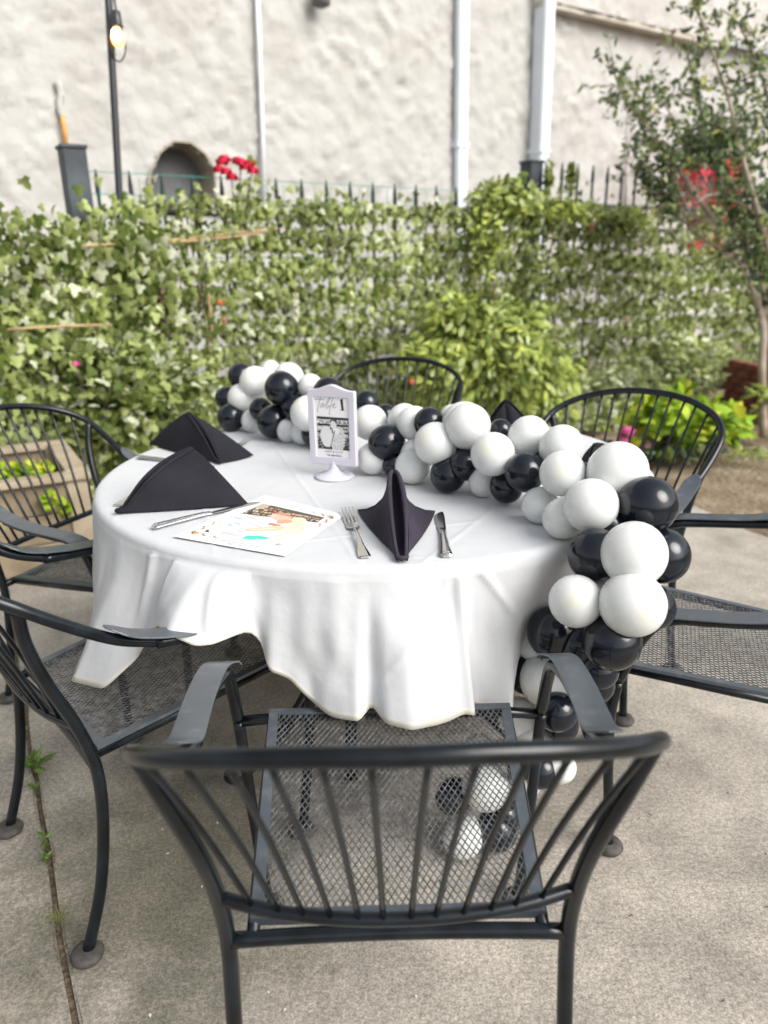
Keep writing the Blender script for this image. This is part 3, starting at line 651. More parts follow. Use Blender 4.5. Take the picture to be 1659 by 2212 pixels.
pbox('soil', (.05, .05, .2), (Lp - .05, Dp - .05, .33), mat('dark_soil', (.06, .04, .03), .95, noise_amt=.5, noise_scale=20, bump=1, bump_scale=30, bump_dist=.02), .001)
def pw(a, b, z): q = Mp @ Vector((a, b, z)); return (q.x + pl.location.x, q.y + pl.location.y, z)
clump('lime_sedum', [(pw(.25, .14, .45), (.16, .06, .045), 110), (pw(.5, .13, .43), (.2, .06, .045), 120), (pw(.85, .13, .44), (.2, .06, .04), 90), (pw(.17, -.03, .34), (.05, .03, .06), 18), (pw(.1, .0, .28), (.03, .02, .05), 8)], 'round', .055, GL, [.15, .35, .3, .2],
      'lime yellow trailing plant filling the front of the wooden planter', 'plant', 60)
clump('planter_ivy', [(pw(.75, .5, .52), (.14, .1, .07), 26)], 'ivy', .11, [G[2], G[3]], [.5, .5], 'green ivy sprig growing at the back of the wooden planter', 'plant', 20)

# ================================================================ CHAIR
a_, zr = .239, .416; c_x, zf = .298, .463
def flat_strap(name, P, w, th, side, matl, parent):
    """ribbon following P, widths w(t), flat direction = side vector"""
    P = [Vector(p) for p in spline(P, 7)]; n = len(P); v, f = [], []
    for i, p in enumerate(P):
        T = (P[min(i + 1, n - 1)] - P[max(i - 1, 0)]).normalized(); t = i / (n - 1); sv = Vector(side); sv = (sv - T * sv.dot(T)).normalized(); nv = sv.cross(T)
        ww = w(t)
        for s_, h in ((-1, -1), (-1, 1), (1, 1), (1, -1)): v.append(p + sv * s_ * ww / 2 + nv * h * th / 2)
    for i in range(n - 1):
        for k in range(4): f.append((4 * i + k, 4 * i + (k + 1) % 4, 4 * i + 4 + (k + 1) % 4, 4 * i + 4 + k))
    f += [(0, 3, 2, 1), (4 * n - 4, 4 * n - 3, 4 * n - 2, 4 * n - 1)]
    o = mk(name, v, f, matl, parent, smooth=False)
    bv = o.modifiers.new('bevel', 'BEVEL'); bv.width = .0012; bv.segments = 2; bv.limit_method = 'ANGLE'; bv.angle_limit = math.radians(50)
    return o
def build_chair():
    r = empty('garden_armchair'); R = .0122
    HC = (0, -.464, .89); hoop = []
    half = [(.291, -.10, .652), (.292, -.176, .685), (.300, -.262, .748), (.293, -.336, .806), (.245, -.398, .846), (.165, -.438, .873), (.08, -.458, .887)]
    hoop = half + [HC] + [(-x, y, z) for x, y, z in half[::-1]]
    tube('top_rail', hoop, .0108, IRON, r, 14, 6)
    hp = spline(hoop, 12)
    for s in (1, -1):
        # arm tube bending down into the front leg
        tube('arm', [(s * .291, -.105, .651), (s * .300, -.02, .641), (s * .302, .07, .633), (s * .298, .125, .626), (s * .297, .165, .603), (s * .298, .195, .55), (s * .298, .222, .47)], .0118, IRON, r, 12, 6)
        lg = tube('leg', [(s * .298, .223, .465), (s * .296, .232, .38), (s * .288, .228, .25), (s * .277, .218, .12), (s * .268, .211, .012)], .0115, IRON, r, 12, 5)
        v, f = lathe([(.018, 0), (.03, .003), (.033, .01), (.028, .019), (.014, .023)], 18); o = mk('foot_cap', v, f, CAP, lg); o.location = (s * .266, .21, 0)
        flat_strap('armrest', [(s * .291, -.135, .681), (s * .302, -.06, .664), (s * .308, .02, .654), (s * .309, .09, .648), (s * .303, .14, .640), (s * .29, .172, .622), (s * .283, .186, .606)] if False else
                   [(s * .2915, -.195, .7175), (s * .2925, -.14, .684), (s * .303, -.06, .6625), (s * .31, .02, .6525), (s * .311, .09, .6475), (s * .308, .135, .642), (s * .3, .168, .628), (s * .296, .182, .612)],
                   lambda t: .050 * (min(1, (t + .006) * 12) ** .5), .0035, (1, 0, 0), STRAP, r)
        # rear post and leg in one bar
        lg = tube('leg', [(s * .291, -.328, .80), (s * .266, -.318, .72), (s * .246, -.29, .62), (s * .240, -.255, .52), (s * a_, -.232, zr), (s * .241, -.236, .3), (s * .242, -.262, .15), (s * .241, -.308, .012)], .0118, IRON, r, 12, 5)
        v, f = lathe([(.018, 0), (.03, .003), (.033, .01), (.028, .019), (.014, .023)], 18); o = mk('foot_cap', v, f, CAP, lg); o.location = (s * .241, -.31, 0)
    arc = [(-.240, -.253, .515), (-.16, -.272, .508), (-.08, -.282, .505), (0, -.285, .504), (.08, -.282, .505), (.16, -.272, .508), (.240, -.253, .515)]
    tube('lower_back_rail', arc, .0092, IRON, r, 10, 5); ap = spline(arc, 20)
    for k in range(12):
        t = (k + .5) / 12; i = int((.07 + .86 * t) * (len(ap) - 1)); b = Vector(ap[i])
        xt = (-1 + 2 * t) * .288
        j = min(range(len(hp)), key=lambda q: abs(hp[q][0] - xt) + (10 if hp[q][2] < .79 else 0)); q = Vector(hp[j])
        mid = (b + q) / 2 + Vector((0, .008, 0)); o = tube('spindle', [b, mid, q], .0042, IRON, r, 8, 4)
    # seat frame
    v, f = [], []
    tubeg(spline([(-a_, -.232, zr), (-.12, -.226, zr - .001), (0, -.225, zr), (.12, -.226, zr - .001), (a_, -.232, zr)], 4), .0112, 12, v, f)
    tubeg([(-c_x, .224, zf), (-.20, .236, zf + .001), (.20, .236, zf + .001), (c_x, .224, zf)], .0108, 12, v, f)
    for s in (1, -1):
        tubeg([(s * .205, -.226, zr + .002), (s * .22, 0, (zr + zf) / 2), (s * .232, .235, zf)], .0098, 10, v, f)
    mk('seat_frame', v, f, IRON, r)
    # angle-iron lip round the wire panel
    v, f = [], []
    def zz(y): return zr + (zf - zr) * (y + .226) / .46 + .0145
    def xw(y): return .2 + .029 * (y + .226) / .46
    cr = [(-xw(-.205), -.205), (xw(-.205), -.205), (xw(.232), .232), (-xw(.232), .232)]
    for i in range(4):
        a0, a1 = cr[i], cr[(i + 1) % 4]; o = len(v); w = .009
        d = Vector((a1[0] - a0[0], a1[1] - a0[1], 0)).normalized(); nn = Vector((d.y, -d.x, 0))
        for p in (a0, a1):
            z = zz(p[1]); e = d * (w if p is a1 else -w)
            for s_, h in ((-1, .0015), (1, .0015), (1, -.011), (.7, -.011), (.7, -.0015), (-1, -.0015)): v.append(Vector((p[0], p[1], z + h)) + nn * s_ * w + e + Vector((0, 0, .0003 * i)))
        for k in range(6): f.append((o + k, o + (k + 1) % 6, o + 6 + (k + 1) % 6, o + 6 + k))
        f += [tuple(o + k for k in range(6))[::-1], tuple(o + 6 + k for k in range(6))]
    mk('panel_lip', v, f, STRAP, r, smooth=False)
    # expanded metal
    w, h = .0108, .0190; y0, y1 = -.2, .228; ns = int(.46 / (w / 2)) + 1; nn = int((y1 - y0) / (h / 2)) + 1; V, Fc = [], []
    for j in range(ns):
        xc = (j - ns / 2) * w / 2; started = False
        for i in range(nn + 1):
            y = y0 + (y1 - y0) * i / nn; x = xc + (w / 4) * (1 if (i + j) % 2 else -1)
            if abs(x) > xw(y) + .002: started = False; continue
            z = zz(y) - .001 + .0005 * (1 if (i + j) % 2 else -1); o = len(V); hw = .00085
            V += [(x - hw, y, z - .0008), (x + hw, y, z - .0008), (x + hw, y, z + .0008), (x - hw, y, z + .0008)]
            if started:
                for k in range(4): Fc.append((o - 4 + k, o - 4 + (k + 1) % 4, o + (k + 1) % 4, o + k))
            started = True
    mk('seat_mesh', V, Fc, WIRE, r, smooth=False)
    return r
chair = build_chair()
CH6 = [(.006, 1.025, .52, 'empty black iron armchair nearest the camera with its back turned to it'),
       (-.548, 1.512, -47.5, 'black iron armchair at the left front with the cloth corner lying on its seat'),
       (-.844, 2.173, -112.8, 'black iron armchair at the left rear before the wooden planter'),
       (.562, 2.12, 134.0, 'black iron armchair at the right rear before the lime green bed plants'),
       (.802, 1.56, 69.2, 'black iron armchair at the right edge beside the hanging balloons'),
       (-.03, 3.02, 163, 'black iron armchair at the far side of the table before the shrub')]
for i, (x, y, r_, lb) in enumerate(CH6):
    o = chair if i == 0 else copy_tree(chair)
    o.location = (x, y, 0); o.rotation_euler = (0, 0, math.radians(r_)); tag(o, lb, 'chair', 'iron armchairs round the table')

# ================================================================ TABLE
TC = np.array([-.021, 2.055]); TR, TZ = .766, .765
tbl = empty('round_table', (TC[0], TC[1], 0)); tag(tbl, 'round table on scrolled black iron legs hidden under the white cloth', 'table')
v, f = lathe([(.74, .735), (.755, .738), (.757, .758), (.75, .761)], 64); mk('tabletop', v, f, WOODT, tbl)
for k in range(4):
    an = math.radians(-131 + 90 * k); d = np.array([math.cos(an), math.sin(an), 0]); tn = np.array([-d[1], d[0], 0])
    for s in (-1, 1):
        P = [d * .10 + tn * s * .02 + [0, 0, .733], d * .12 + tn * s * .02 + [0, 0, .5], d * .2 + tn * s * .014 + [0, 0, .3], d * .34 + tn * s * .012 + [0, 0, .14], d * .47 + tn * s * .01 + [0, 0, .06]]
        tube('leg', P, .0075, IRON, tbl, 9, 6)
    tube('scroll_foot', [d * .46 + [0, 0, .066], d * .53 + [0, 0, .03], d * .585 + [0, 0, .028], d * .61 + [0, 0, .06], d * .585 + [0, 0, .085], d * .557 + [0, 0, .07], d * .565 + [0, 0, .055]], .008, IRON, tbl, 9, 6)
# second pedestal post seen through the seat of the near chair
tube('post', [(-.07, -.22, .733), (-.075, -.30, .4), (-.08, -.42, .012)], .016, IRON, tbl, 10, 4)
tube('post', [(.12, .2, .733), (.12, .3, .4), (.12, .42, .012)], .016, IRON, tbl, 10, 4)
# cloth: hem radius and hem height against angle (deg)
HEMC = [(-180, .83, .43), (-168, .80, .46), (-158, .80, .45), (-150, .82, .455), (-142, .865, .465), (-136, .925, .463), (-130, .90, .47), (-127, .84, .53), (-122, .845, .62), (-119, .87, .652), (-115.5, .905, .664), (-112, .89, .642), (-110, .865, .642), (-108.3, .79, .635), (-107, .775, .60), (-105, .81, .56),
        (-102, .80, .54), (-99, .81, .50), (-96, .835, .485), (-92.2, .855, .490), (-90.8, .81, .500), (-89, .86, .490), (-86, .885, .489), (-83, .878, .490), (-79, .855, .490), (-77, .84, .482), (-75.8, .79, .462), (-72, .79, .44), (-69.5, .795, .43), (-67.5, .75, .43), (-64, .68, .42), (-57, .68, .40), (-50, .70, .38), (-44, .74, .40), (-36, .80, .44),
        (-20, .79, .40), (-5, .84, .38), (10, .79, .36), (30, .85, .42), (50, .79, .45), (75, .84, .36), (100, .79, .42), (125, .84, .38), (150, .79, .4), (170, .85, .38), (180, .83, .43)]
ha = np.array([h[0] for h in HEMC], float); hr_ = np.array([h[1] for h in HEMC]); hz_ = np.array([h[2] for h in HEMC])
def smooth_interp(x, xs, ys):
    return sum(np.interp(x + d, xs, ys, period=360) * w for d, w in ((-.5, .25), (0, .5), (.5, .25)))
NA = 720; angs = np.linspace(-180, 180, NA, endpoint=False); HR, HZ = smooth_interp(angs, ha, hr_), smooth_interp(angs, ha, hz_)
crease = [((un(200, 1085, TZ)[:2]), (un(470, 1050, TZ)[:2])), ((un(225, 1145, TZ)[:2]), (un(300, 1060, TZ)[:2])), (un(940, 1205, TZ)[:2], un(1180, 1220, TZ)[:2]), (un(470, 1235, TZ)[:2], un(420, 990, TZ)[:2]), (un(1000, 1130, TZ)[:2], un(560, 1180, TZ)[:2]), (un(1250, 960, TZ)[:2], un(900, 1225, TZ)[:2]), (un(590, 960, TZ)[:2], un(770, 1210, TZ)[:2])]
def crh(x, y):
    h = 0
    for a, b in crease:
        d = b - a; L = np.hypot(*d); d = d / L; t = (x - a[0]) * d[0] + (y - a[1]) * d[1]; q = abs(-(x - a[0]) * d[1] + (y - a[1]) * d[0])
        if -.05 < t < L + .05: h += .0019 * math.exp(-(q / .0045) ** 2)
    return h
v, f = [], []
rt_ = list(np.linspace(.05, TR - .02, 125)); v.append((TC[0], TC[1], TZ)); rows = 0
for r_ in rt_:
    for a in angs:
        x, y = TC[0] + r_ * math.cos(math.radians(a)), TC[1] + r_ * math.sin(math.radians(a))
        h = crh(x, y) + .0012 * noise.noise(Vector((x * 5, y * 5, 0))) + .0006 * noise.noise(Vector((x * 16, y * 16, 3)))
        v.append((x, y, TZ + h))
    rows += 1
for k in range(1, 6):    # rounded edge
    t = k / 5 * math.pi / 2
    for a in angs: v.append((TC[0] + (TR - .018 + .018 * math.sin(t)) * math.cos(math.radians(a)), TC[1] + (TR - .018 + .018 * math.sin(t)) * math.sin(math.radians(a)), TZ - .018 + .018 * math.cos(t)))
    rows += 1
ND = 48
def cylp(x, y, R_=.8):
    d = ray(x, y); o_ = -TC; A_ = d[:2] @ d[:2]; B_ = 2 * o_ @ d[:2]; C_ = o_ @ o_ - R_ * R_; t = (-B_ - math.sqrt(max(0, B_ * B_ - 4 * A_ * C_))) / 2 / A_
    p = d * t + [0, 0, CH]; return np.array([math.degrees(math.atan2(p[1] - TC[1], p[0] - TC[0])) * .014, p[2]])
SIDE = [(cylp(1045, 1235), cylp(1135, 1350), .006, .007), (cylp(985, 1262), cylp(800, 1480), .0035, .006), (cylp(1002, 1250), cylp(1003, 1525), .010, .009), (cylp(460, 1232), cylp(500, 1345), .009, .009), (cylp(300, 1190), cylp(318, 1330), .008, .012), (cylp(720, 1270), cylp(735, 1420), .006, .025)]
def cre(a, z):
    p = np.array([a * .014, z]); h = 0
    for q0, q1, am, wd_ in SIDE:
        d = q1 - q0; L = np.hypot(*d); d = d / L; t = (p - q0) @ d; q = (p[0] - q0[0]) * d[1] - (p[1] - q0[1]) * d[0]
        h += am * math.exp(-(q / wd_) ** 2) * min(1, max(0, (t + .03) / .05)) * min(1, max(0, (L + .03 - t) / .05))
    return h
def drop(i, t):
    a = angs[i]; r_ = TR + .002 + (HR[i] - TR) * (t ** (.62 if -122.5 < a < -108.8 else 1.25)) + cre(a, TZ - .018 + (HZ[i] - TZ + .018) * t) + .010 * math.sin(math.pi * min(1, t * 1.2)) * noise.noise(Vector((math.cos(math.radians(a)) * 9, math.sin(math.radians(a)) * 9, t * 1.5)))
    r_ += .004 * noise.noise(Vector((math.cos(math.radians(a)) * 22, math.sin(math.radians(a)) * 22, t * 3 + 4))) * min(1, 3 * t)
    z = TZ - .018 + (HZ[i] - TZ + .018) * t
    sh = 0
    if -150 < a < -126: z = max(z, .461 + .003 * math.sin(a)); 
    return (TC[0] + r_ * math.cos(math.radians(a)), TC[1] + r_ * math.sin(math.radians(a)), z)
for k in range(1, ND + 1):
    for i in range(NA): v.append(drop(i, k / ND))
    rows += 1
for i in range(NA): f.append((0, 1 + i, 1 + (i + 1) % NA))
for r_ in range(rows - 1):
    for i in range(NA):
        a, b = 1 + r_ * NA + i, 1 + r_ * NA + (i + 1) % NA; f.append((a, b, b + NA, a + NA)[::-1])
cl = mk('tablecloth', v, f, CLOTH); tag(cl, 'white linen cloth draped over the round table with wavy folds', 'tablecloth')
v2, f2 = [], []
for q, (t0, o_) in enumerate(((.955, .0008), (1.0, .0012), (1.0, -.0012), (.955, -.0008))):
    for i in range(NA):
        x, y, z = drop(i, t0) if t0 < 1 else drop(i, 1.0); d = math.radians(angs[i]); v2.append((x + o_ * math.cos(d), y + o_ * math.sin(d), z + o_ * .2))
for k in range(3):
    for i in range(NA): f2.append((k * NA + i, k * NA + (i + 1) % NA, (k + 1) * NA + (i + 1) % NA, (k + 1) * NA + i))
hm = mk('hem', v2, f2, HEM, cl)

# ================================================================ BALLOON GARLAND
bl = empty('balloon_garland', (.1, 1.8, TZ)); tag(bl, 'garland of black and white balloons lying across the table and hanging to the floor', 'balloon garland')
prof = [(.012, -1.16), (.03, -1.2), (.045, -1.17), (.03, -1.12), (.05, -1.08), (.12, -1.04)]
for k in range(1, 20):
    t = math.pi * k / 19; z = -math.cos(t); r_ = math.sin(t)
    if z < 0: z *= 1.04
    prof.append((max(r_, .0) if k < 19 else .0, z)) if r_ > .14 or z > 0 else None
v, f = [], []; seg = 32; prof[-1] = (.004, 1.0)
for r_, z in prof:
    for k in range(seg): t = 2 * math.pi * k / seg; v.append((r_ * math.cos(t), r_ * math.sin(t), z))
for i in range(len(prof) - 1):
    for k in range(seg): f.append((i * seg + k, i * seg + (k + 1) % seg, (i + 1) * seg + (k + 1) % seg, (i + 1) * seg + k))
f.append(tuple((len(prof) - 1) * seg + k for k in range(seg)))
BM = {}
for nm, m_ in (('w', BALW), ('b', BALB)):
    me = bpy.data.meshes.new('balloon'); me.from_pydata(v, [], f); me.materials.append(m_); me.polygons.foreach_set('use_smooth', [True] * len(f)); BM[nm] = me
cx = [480, 545, 592, 655, 805, 890, 968, 1045, 1133, 1216, 1290, 1340]; cd = [2.66, 2.55, 2.47, 2.36, 2.08, 1.97, 1.88, 1.80, 1.72, 1.60, 1.52, 1.49]
B = [(550.5, 825, 34, 'w', 0), (520, 812, 28, 'b', .08), (522, 859, 31, 'w', -.02), (489, 860, 25, 'b', .05), (498.5, 902, 30, 'b', 0), (515, 871, 27, 'b', .05), (584, 801, 22, 'w', .1), (623, 815, 33, 'w', .05),
     (608, 839, 37.5, 'b', -.05), (670, 834, 27, 'w', .05), (563, 884, 25, 'b', -.02), (545, 909, 25, 'w', 0), (591.5, 911.5, 37, 'b', -.04), (640, 882, 32, 'b', 0), (665, 893, 39, 'w', -.06), (622, 931, 25, 'w', .02), (655, 935, 27, 'w', .02), (680, 937, 30, 'b', .0),
     (708, 847, 33, 'b', .04), (745, 862, 27, 'b', .06), (720, 900, 36, 'w', .0), (755, 915, 34, 'w', .03), (740, 960, 32, 'w', .02), (791, 871, 28, 'b', .06), (832, 899, 27, 'b', .06), (799, 913, 39, 'w', -.01), (805, 991, 35, 'w', -.01), (834.5, 956, 40, 'b', -.06), (850, 1004, 26, 'b', 0.02),
     (872.6, 906, 35, 'w', .04), (893.6, 914, 38, 'w', 0), (926.6, 913, 34, 'b', -.02), (977, 900, 27, 'w', .08), (1003, 916, 49, 'w', .03), (1010.6, 921, 49.5, 'w', -.03), (940, 958, 46.5, 'w', -.07), (901, 984, 37, 'w', -.01), (890.6, 1008, 38, 'w', .02), (967.7, 1024, 40, 'b', -.02), (1003, 1005, 34, 'b', -.03),
     (1064, 981, 47.5, 'w', -.08), (1045, 1041, 34, 'w', 0), (1093, 1051, 36.5, 'b', -.02), (1081, 930, 26, 'b', .07), (1141.7, 943, 45, 'w', .02), (1211.6, 964, 46.5, 'w', .04), (1133.6, 1020, 44, 'b', -.06), (1215, 1023, 50, 'w', -.05), (1165.7, 1092, 40, 'w', 0), (1216, 1120, 45, 'w', -.02), (1276.8, 1092, 59, 'w', -.07),
     (1050, 955, 36, 'b', .1), (985, 975, 34, 'b', .06), (1110, 985, 36, 'w', .08), (1180, 990, 38, 'b', .08), (1260, 1040, 42, 'b', .1), (1334, 1018, 65, 'w', .02), (1399, 1091, 63, 'b', -.04),
     (1310, 1135, 46, 'b', 1.48), (1370, 1197, 71, 'w', 1.36), (1428, 1200, 61, 'b', 1.46), (1287, 1200, 60, 'b', 1.42), (1243, 1298.5, 57, 'w', 1.38), (1366, 1305, 72, 'w', 1.33), (1408, 1311, 50, 'b', 1.45), (1301, 1265, 36, 'w', 1.46), (1192, 1363, 54, 'b', 1.52), (1322.6, 1387, 62, 'b', 1.37),
     (1255, 1395, 48, 'b', 1.5), (1184, 1468, 62, 'w', 1.58), (1136, 1456, 43, 'b', 1.62), (1155, 1390, 40, 'w', 1.6), (1122, 1552, 47, 'w', 1.62), (1203, 1538, 44, 'b', 1.52), (1207, 1562, 42, 'b', 1.56), (1292, 1447, 44, 'b', 1.48), (1285, 1478, 42, 'b', 1.52),
     (1165, 1661, 42, 'b', 1.62), (1206, 1656, 37, 'w', 1.62), (1130, 1690, 38, 'w', 1.64), (1048, 1701, 51, 'w', 1.62), (980, 1720, 40, 'b', 1.68), (1000, 1809, 44, 'w', 1.71), (1072, 1793, 46, 'b', 1.72), (1128, 1650, 36, 'b', 1.6), (1150, 1600, 42, 'w', 1.6), (1040, 1625, 40, 'w', 1.68), (1090, 1760, 36, 'b', 1.72)]
axis_pts = []
for x, y, r_, c_, dd in B:
    dep = dd if dd > 1 else float(np.interp(x, cx, cd)) + dd
    d = ray(x, y)
    if dd < 1:
        if y < 1150 and x < 1290:
            dmax = (TZ - CH) / (d[2] - r_ * .98 / F); dep = min(dep, dmax)
    else:
        dmax = (0 - CH) / (d[2] - r_ / F); dep = min(dep, dmax)
    axis_pts.append((d * dep + [0, 0, CH], r_ * dep / F, c_))
C3 = np.array([p[0] for p in axis_pts])
for p, R_, c_ in axis_pts:
    w = np.exp(-((C3 - p) ** 2).sum(1) / .012); core = (C3 * w[:, None]).sum(0) / w.sum(); out = p - core + rng.normal(0, .012, 3)
    if np.linalg.norm(out) < .01: out = np.array([0, -.5, .5])
    out = out + np.array([0, -.02, 0]); out /= np.linalg.norm(out)
    o = link('balloon', BM[c_], bl); q = Vector(out).to_track_quat('Z', 'Y'); o.rotation_mode = 'QUATERNION'; o.rotation_quaternion = q
    q_ = rng.uniform(-.035, .05); o.scale = (R_ * (1 - q_ * .4), R_ * (1 - q_ * .4), R_ * (1 + q_)); o.location = Vector(p) - Vector(bl.location)

# ================================================================ NAPKINS
def napkin(ap, fr_, lf, rg, label, matl, roll=.0055, flare=True):
    ap, fr_, lf, rg = map(lambda q: Vector(q), (ap, fr_, lf, rg)); root = empty('folded_napkin', tuple((lf + rg + fr_) / 3))
    root.location.z = TZ + .001; v, f = [], []; n, mcol = 28, 12
    side = (rg - lf).normalized(); fw = (fr_ - (lf + rg) / 2).normalized()
    def spine(t): 
        p = ap.lerp(fr_, t); p = p + Vector((0, 0, .016 * math.sin(math.pi * min(1, t * 1.05)) ** 1)) * (1 if t < .95 else .3) + fw * .012 * math.sin(math.pi * t); 
        p.z = max(p.z, TZ + .006 + .006 * (t < .98)); return p
    def gap(t): return .003 + (.0125 if flare else .008) * math.sin(math.pi * min(1, t * .93) ** .8) ** .7
    for sgn, cor in ((-1, lf), (1, rg)):
        o0 = len(v)
        for i in range(n + 1):
            t = i / n; s0 = spine(t) + side * sgn * (gap(t) + roll * .9); out = cor.lerp(fr_, t ** 1.15) + (cor - (lf + rg) / 2).normalized() * .008 * math.sin(math.pi * t)
            for k in range(mcol + 1):
                s = k / mcol; p = s0.lerp(out, s ** 1.32 if flare else s); 
                drop_ = 1 - (1 - s) ** 2.3 if flare else s ** 1.15; p.z = s0.z + (TZ + .004 - s0.z) * drop_; 
                if t < .15: p.z += .0
                p += side * sgn * ((-.004 if flare else .004) * math.sin(math.pi * s) * (1 - t))
                p.z = max(p.z + .0025 * math.sin(s * 7 + t * 3) * (1 - s) * t, TZ + .0035); v.append(p)
        for i in range(n):
            for k in range(mcol):
                a = o0 + i * (mcol + 1) + k; q = (a, a + 1, a + mcol + 2, a + mcol + 1); f.append(q if sgn < 0 else q[::-1])
        # rolled edge
        P = [spine(i / n) + side * sgn * gap(i / n) + Vector((0, 0, .001)) for i in range(n + 1)]
        tubeg(P, lambda t: roll * (.55 + .45 * math.sin(math.pi * min(1, t * 1.2 + .1))), 10, v, f)
    # bottom loop and inner panel
    e = spine(.96); P = [e + side * math.cos(a) * (gap(.93) + roll * .2) + fw * (.012 * math.sin(a)) + Vector((0, 0, -.002)) for a in np.linspace(math.pi, 0, 9)]
    tubeg(P, roll * .8, 10, v, f)
    o0 = len(v)
    for i in range(n + 1):
        t = i / n; c0 = spine(t)
        for k in range(7):
            s = -1 + k / 3; p = c0 + side * s * (gap(t) + roll * .3) + Vector((0, 0, -.028 * (1 - s * s) * min(1, 4 * t + .3) - .002)); p -= fw * .014 * (1 - s * s) * min(1, 3 * t + .2); p.z = max(p.z, TZ + .003); v.append(p)
    for i in range(n):
        for k in range(6): a = o0 + i * 7 + k; f.append((a, a + 1, a + 8, a + 7))
    # back panels closing the tent
    o = mk('folded_cloth', v, f, matl, root); o.matrix_parent_inverse = Matrix.Translation(-Vector(root.location))
    so = o.modifiers.new('solid', 'SOLIDIFY'); so.thickness = .0018; so.offset = 0
    ss = o.modifiers.new('sub', 'SUBSURF'); ss.levels = 1; ss.render_levels = 1
    v, f = [], []
    cb = (lf + rg) / 2 - fw * .01
    for i in range(9):
        t = i / 8
        for e_ in (lf, cb, rg):
            pass
    for sgn, cor in ((-1, lf), (1, rg)):
        o0 = len(v); base = cb.lerp(cor, .97); base.z = TZ + .003
        for i in range(9):
            t = i / 8
            for k in range(6):
                s = k / 5; topp = ap + (cor - ap) * s; topp = ap + (cor - ap) * (s ** 1.32 if flare else s); topp.z = ap.z + (TZ + .005 - ap.z) * (1 - (1 - s) ** 2.3 if flare else s ** 1.15); bot = cb.lerp(cor, s); bot.z = TZ + .003; v.append(topp.lerp(bot, t) - fw * (.002 + .01 * math.sin(math.pi * t) * (1 - s)))
        for i in range(8):
            for k in range(5): a = o0 + i * 6 + k; f.append((a, a + 1, a + 7, a + 6))
    o = mk('back_fold', v, f, matl, root); o.matrix_parent_inverse = Matrix.Translation(-Vector(root.location)); so = o.modifiers.new('solid', 'SOLIDIFY'); so.thickness = .0018
    tag(root, label, 'napkin', 'folded cloth napkins at the place settings')
def tz(x, y): return un(x, y, TZ)
def above(x, y, bx_, by_):      # point seen at (x,y) standing over the table point seen at (bx,by)
    b = tz(bx_, by_); return onl(x, y, b[:2], np.array([0, 1.]))
napkin(above(850, 1017, 850, 1108), tz(868, 1216), tz(772, 1107), tz(940, 1108), 'charcoal napkin folded to a peak between fork and knife nearest the camera', NAP2)
napkin(above(415, 968, 405, 1068), tz(258, 1112), tz(395, 1045), tz(535, 1093), 'black napkin folded to a peak left of the printed card', NAP, flare=False)
napkin(above(405, 892, 425, 965), tz(474, 1004), tz(322, 962), tz(548, 986), 'black napkin folded to a peak at the rear left place setting', NAP, flare=False)
napkin(above(1092, 866, 1100, 945), tz(1100, 915), tz(1165, 950), tz(1035, 950), 'black napkin peeking up behind the balloons near the far chair', NAP, flare=False)
napkin(above(1281, 962, 1290, 1010), tz(1320, 1005), tz(1265, 1030), tz(1262, 990), 'dark napkin mostly hidden behind the balloons at the right rear', NAP, flare=False)

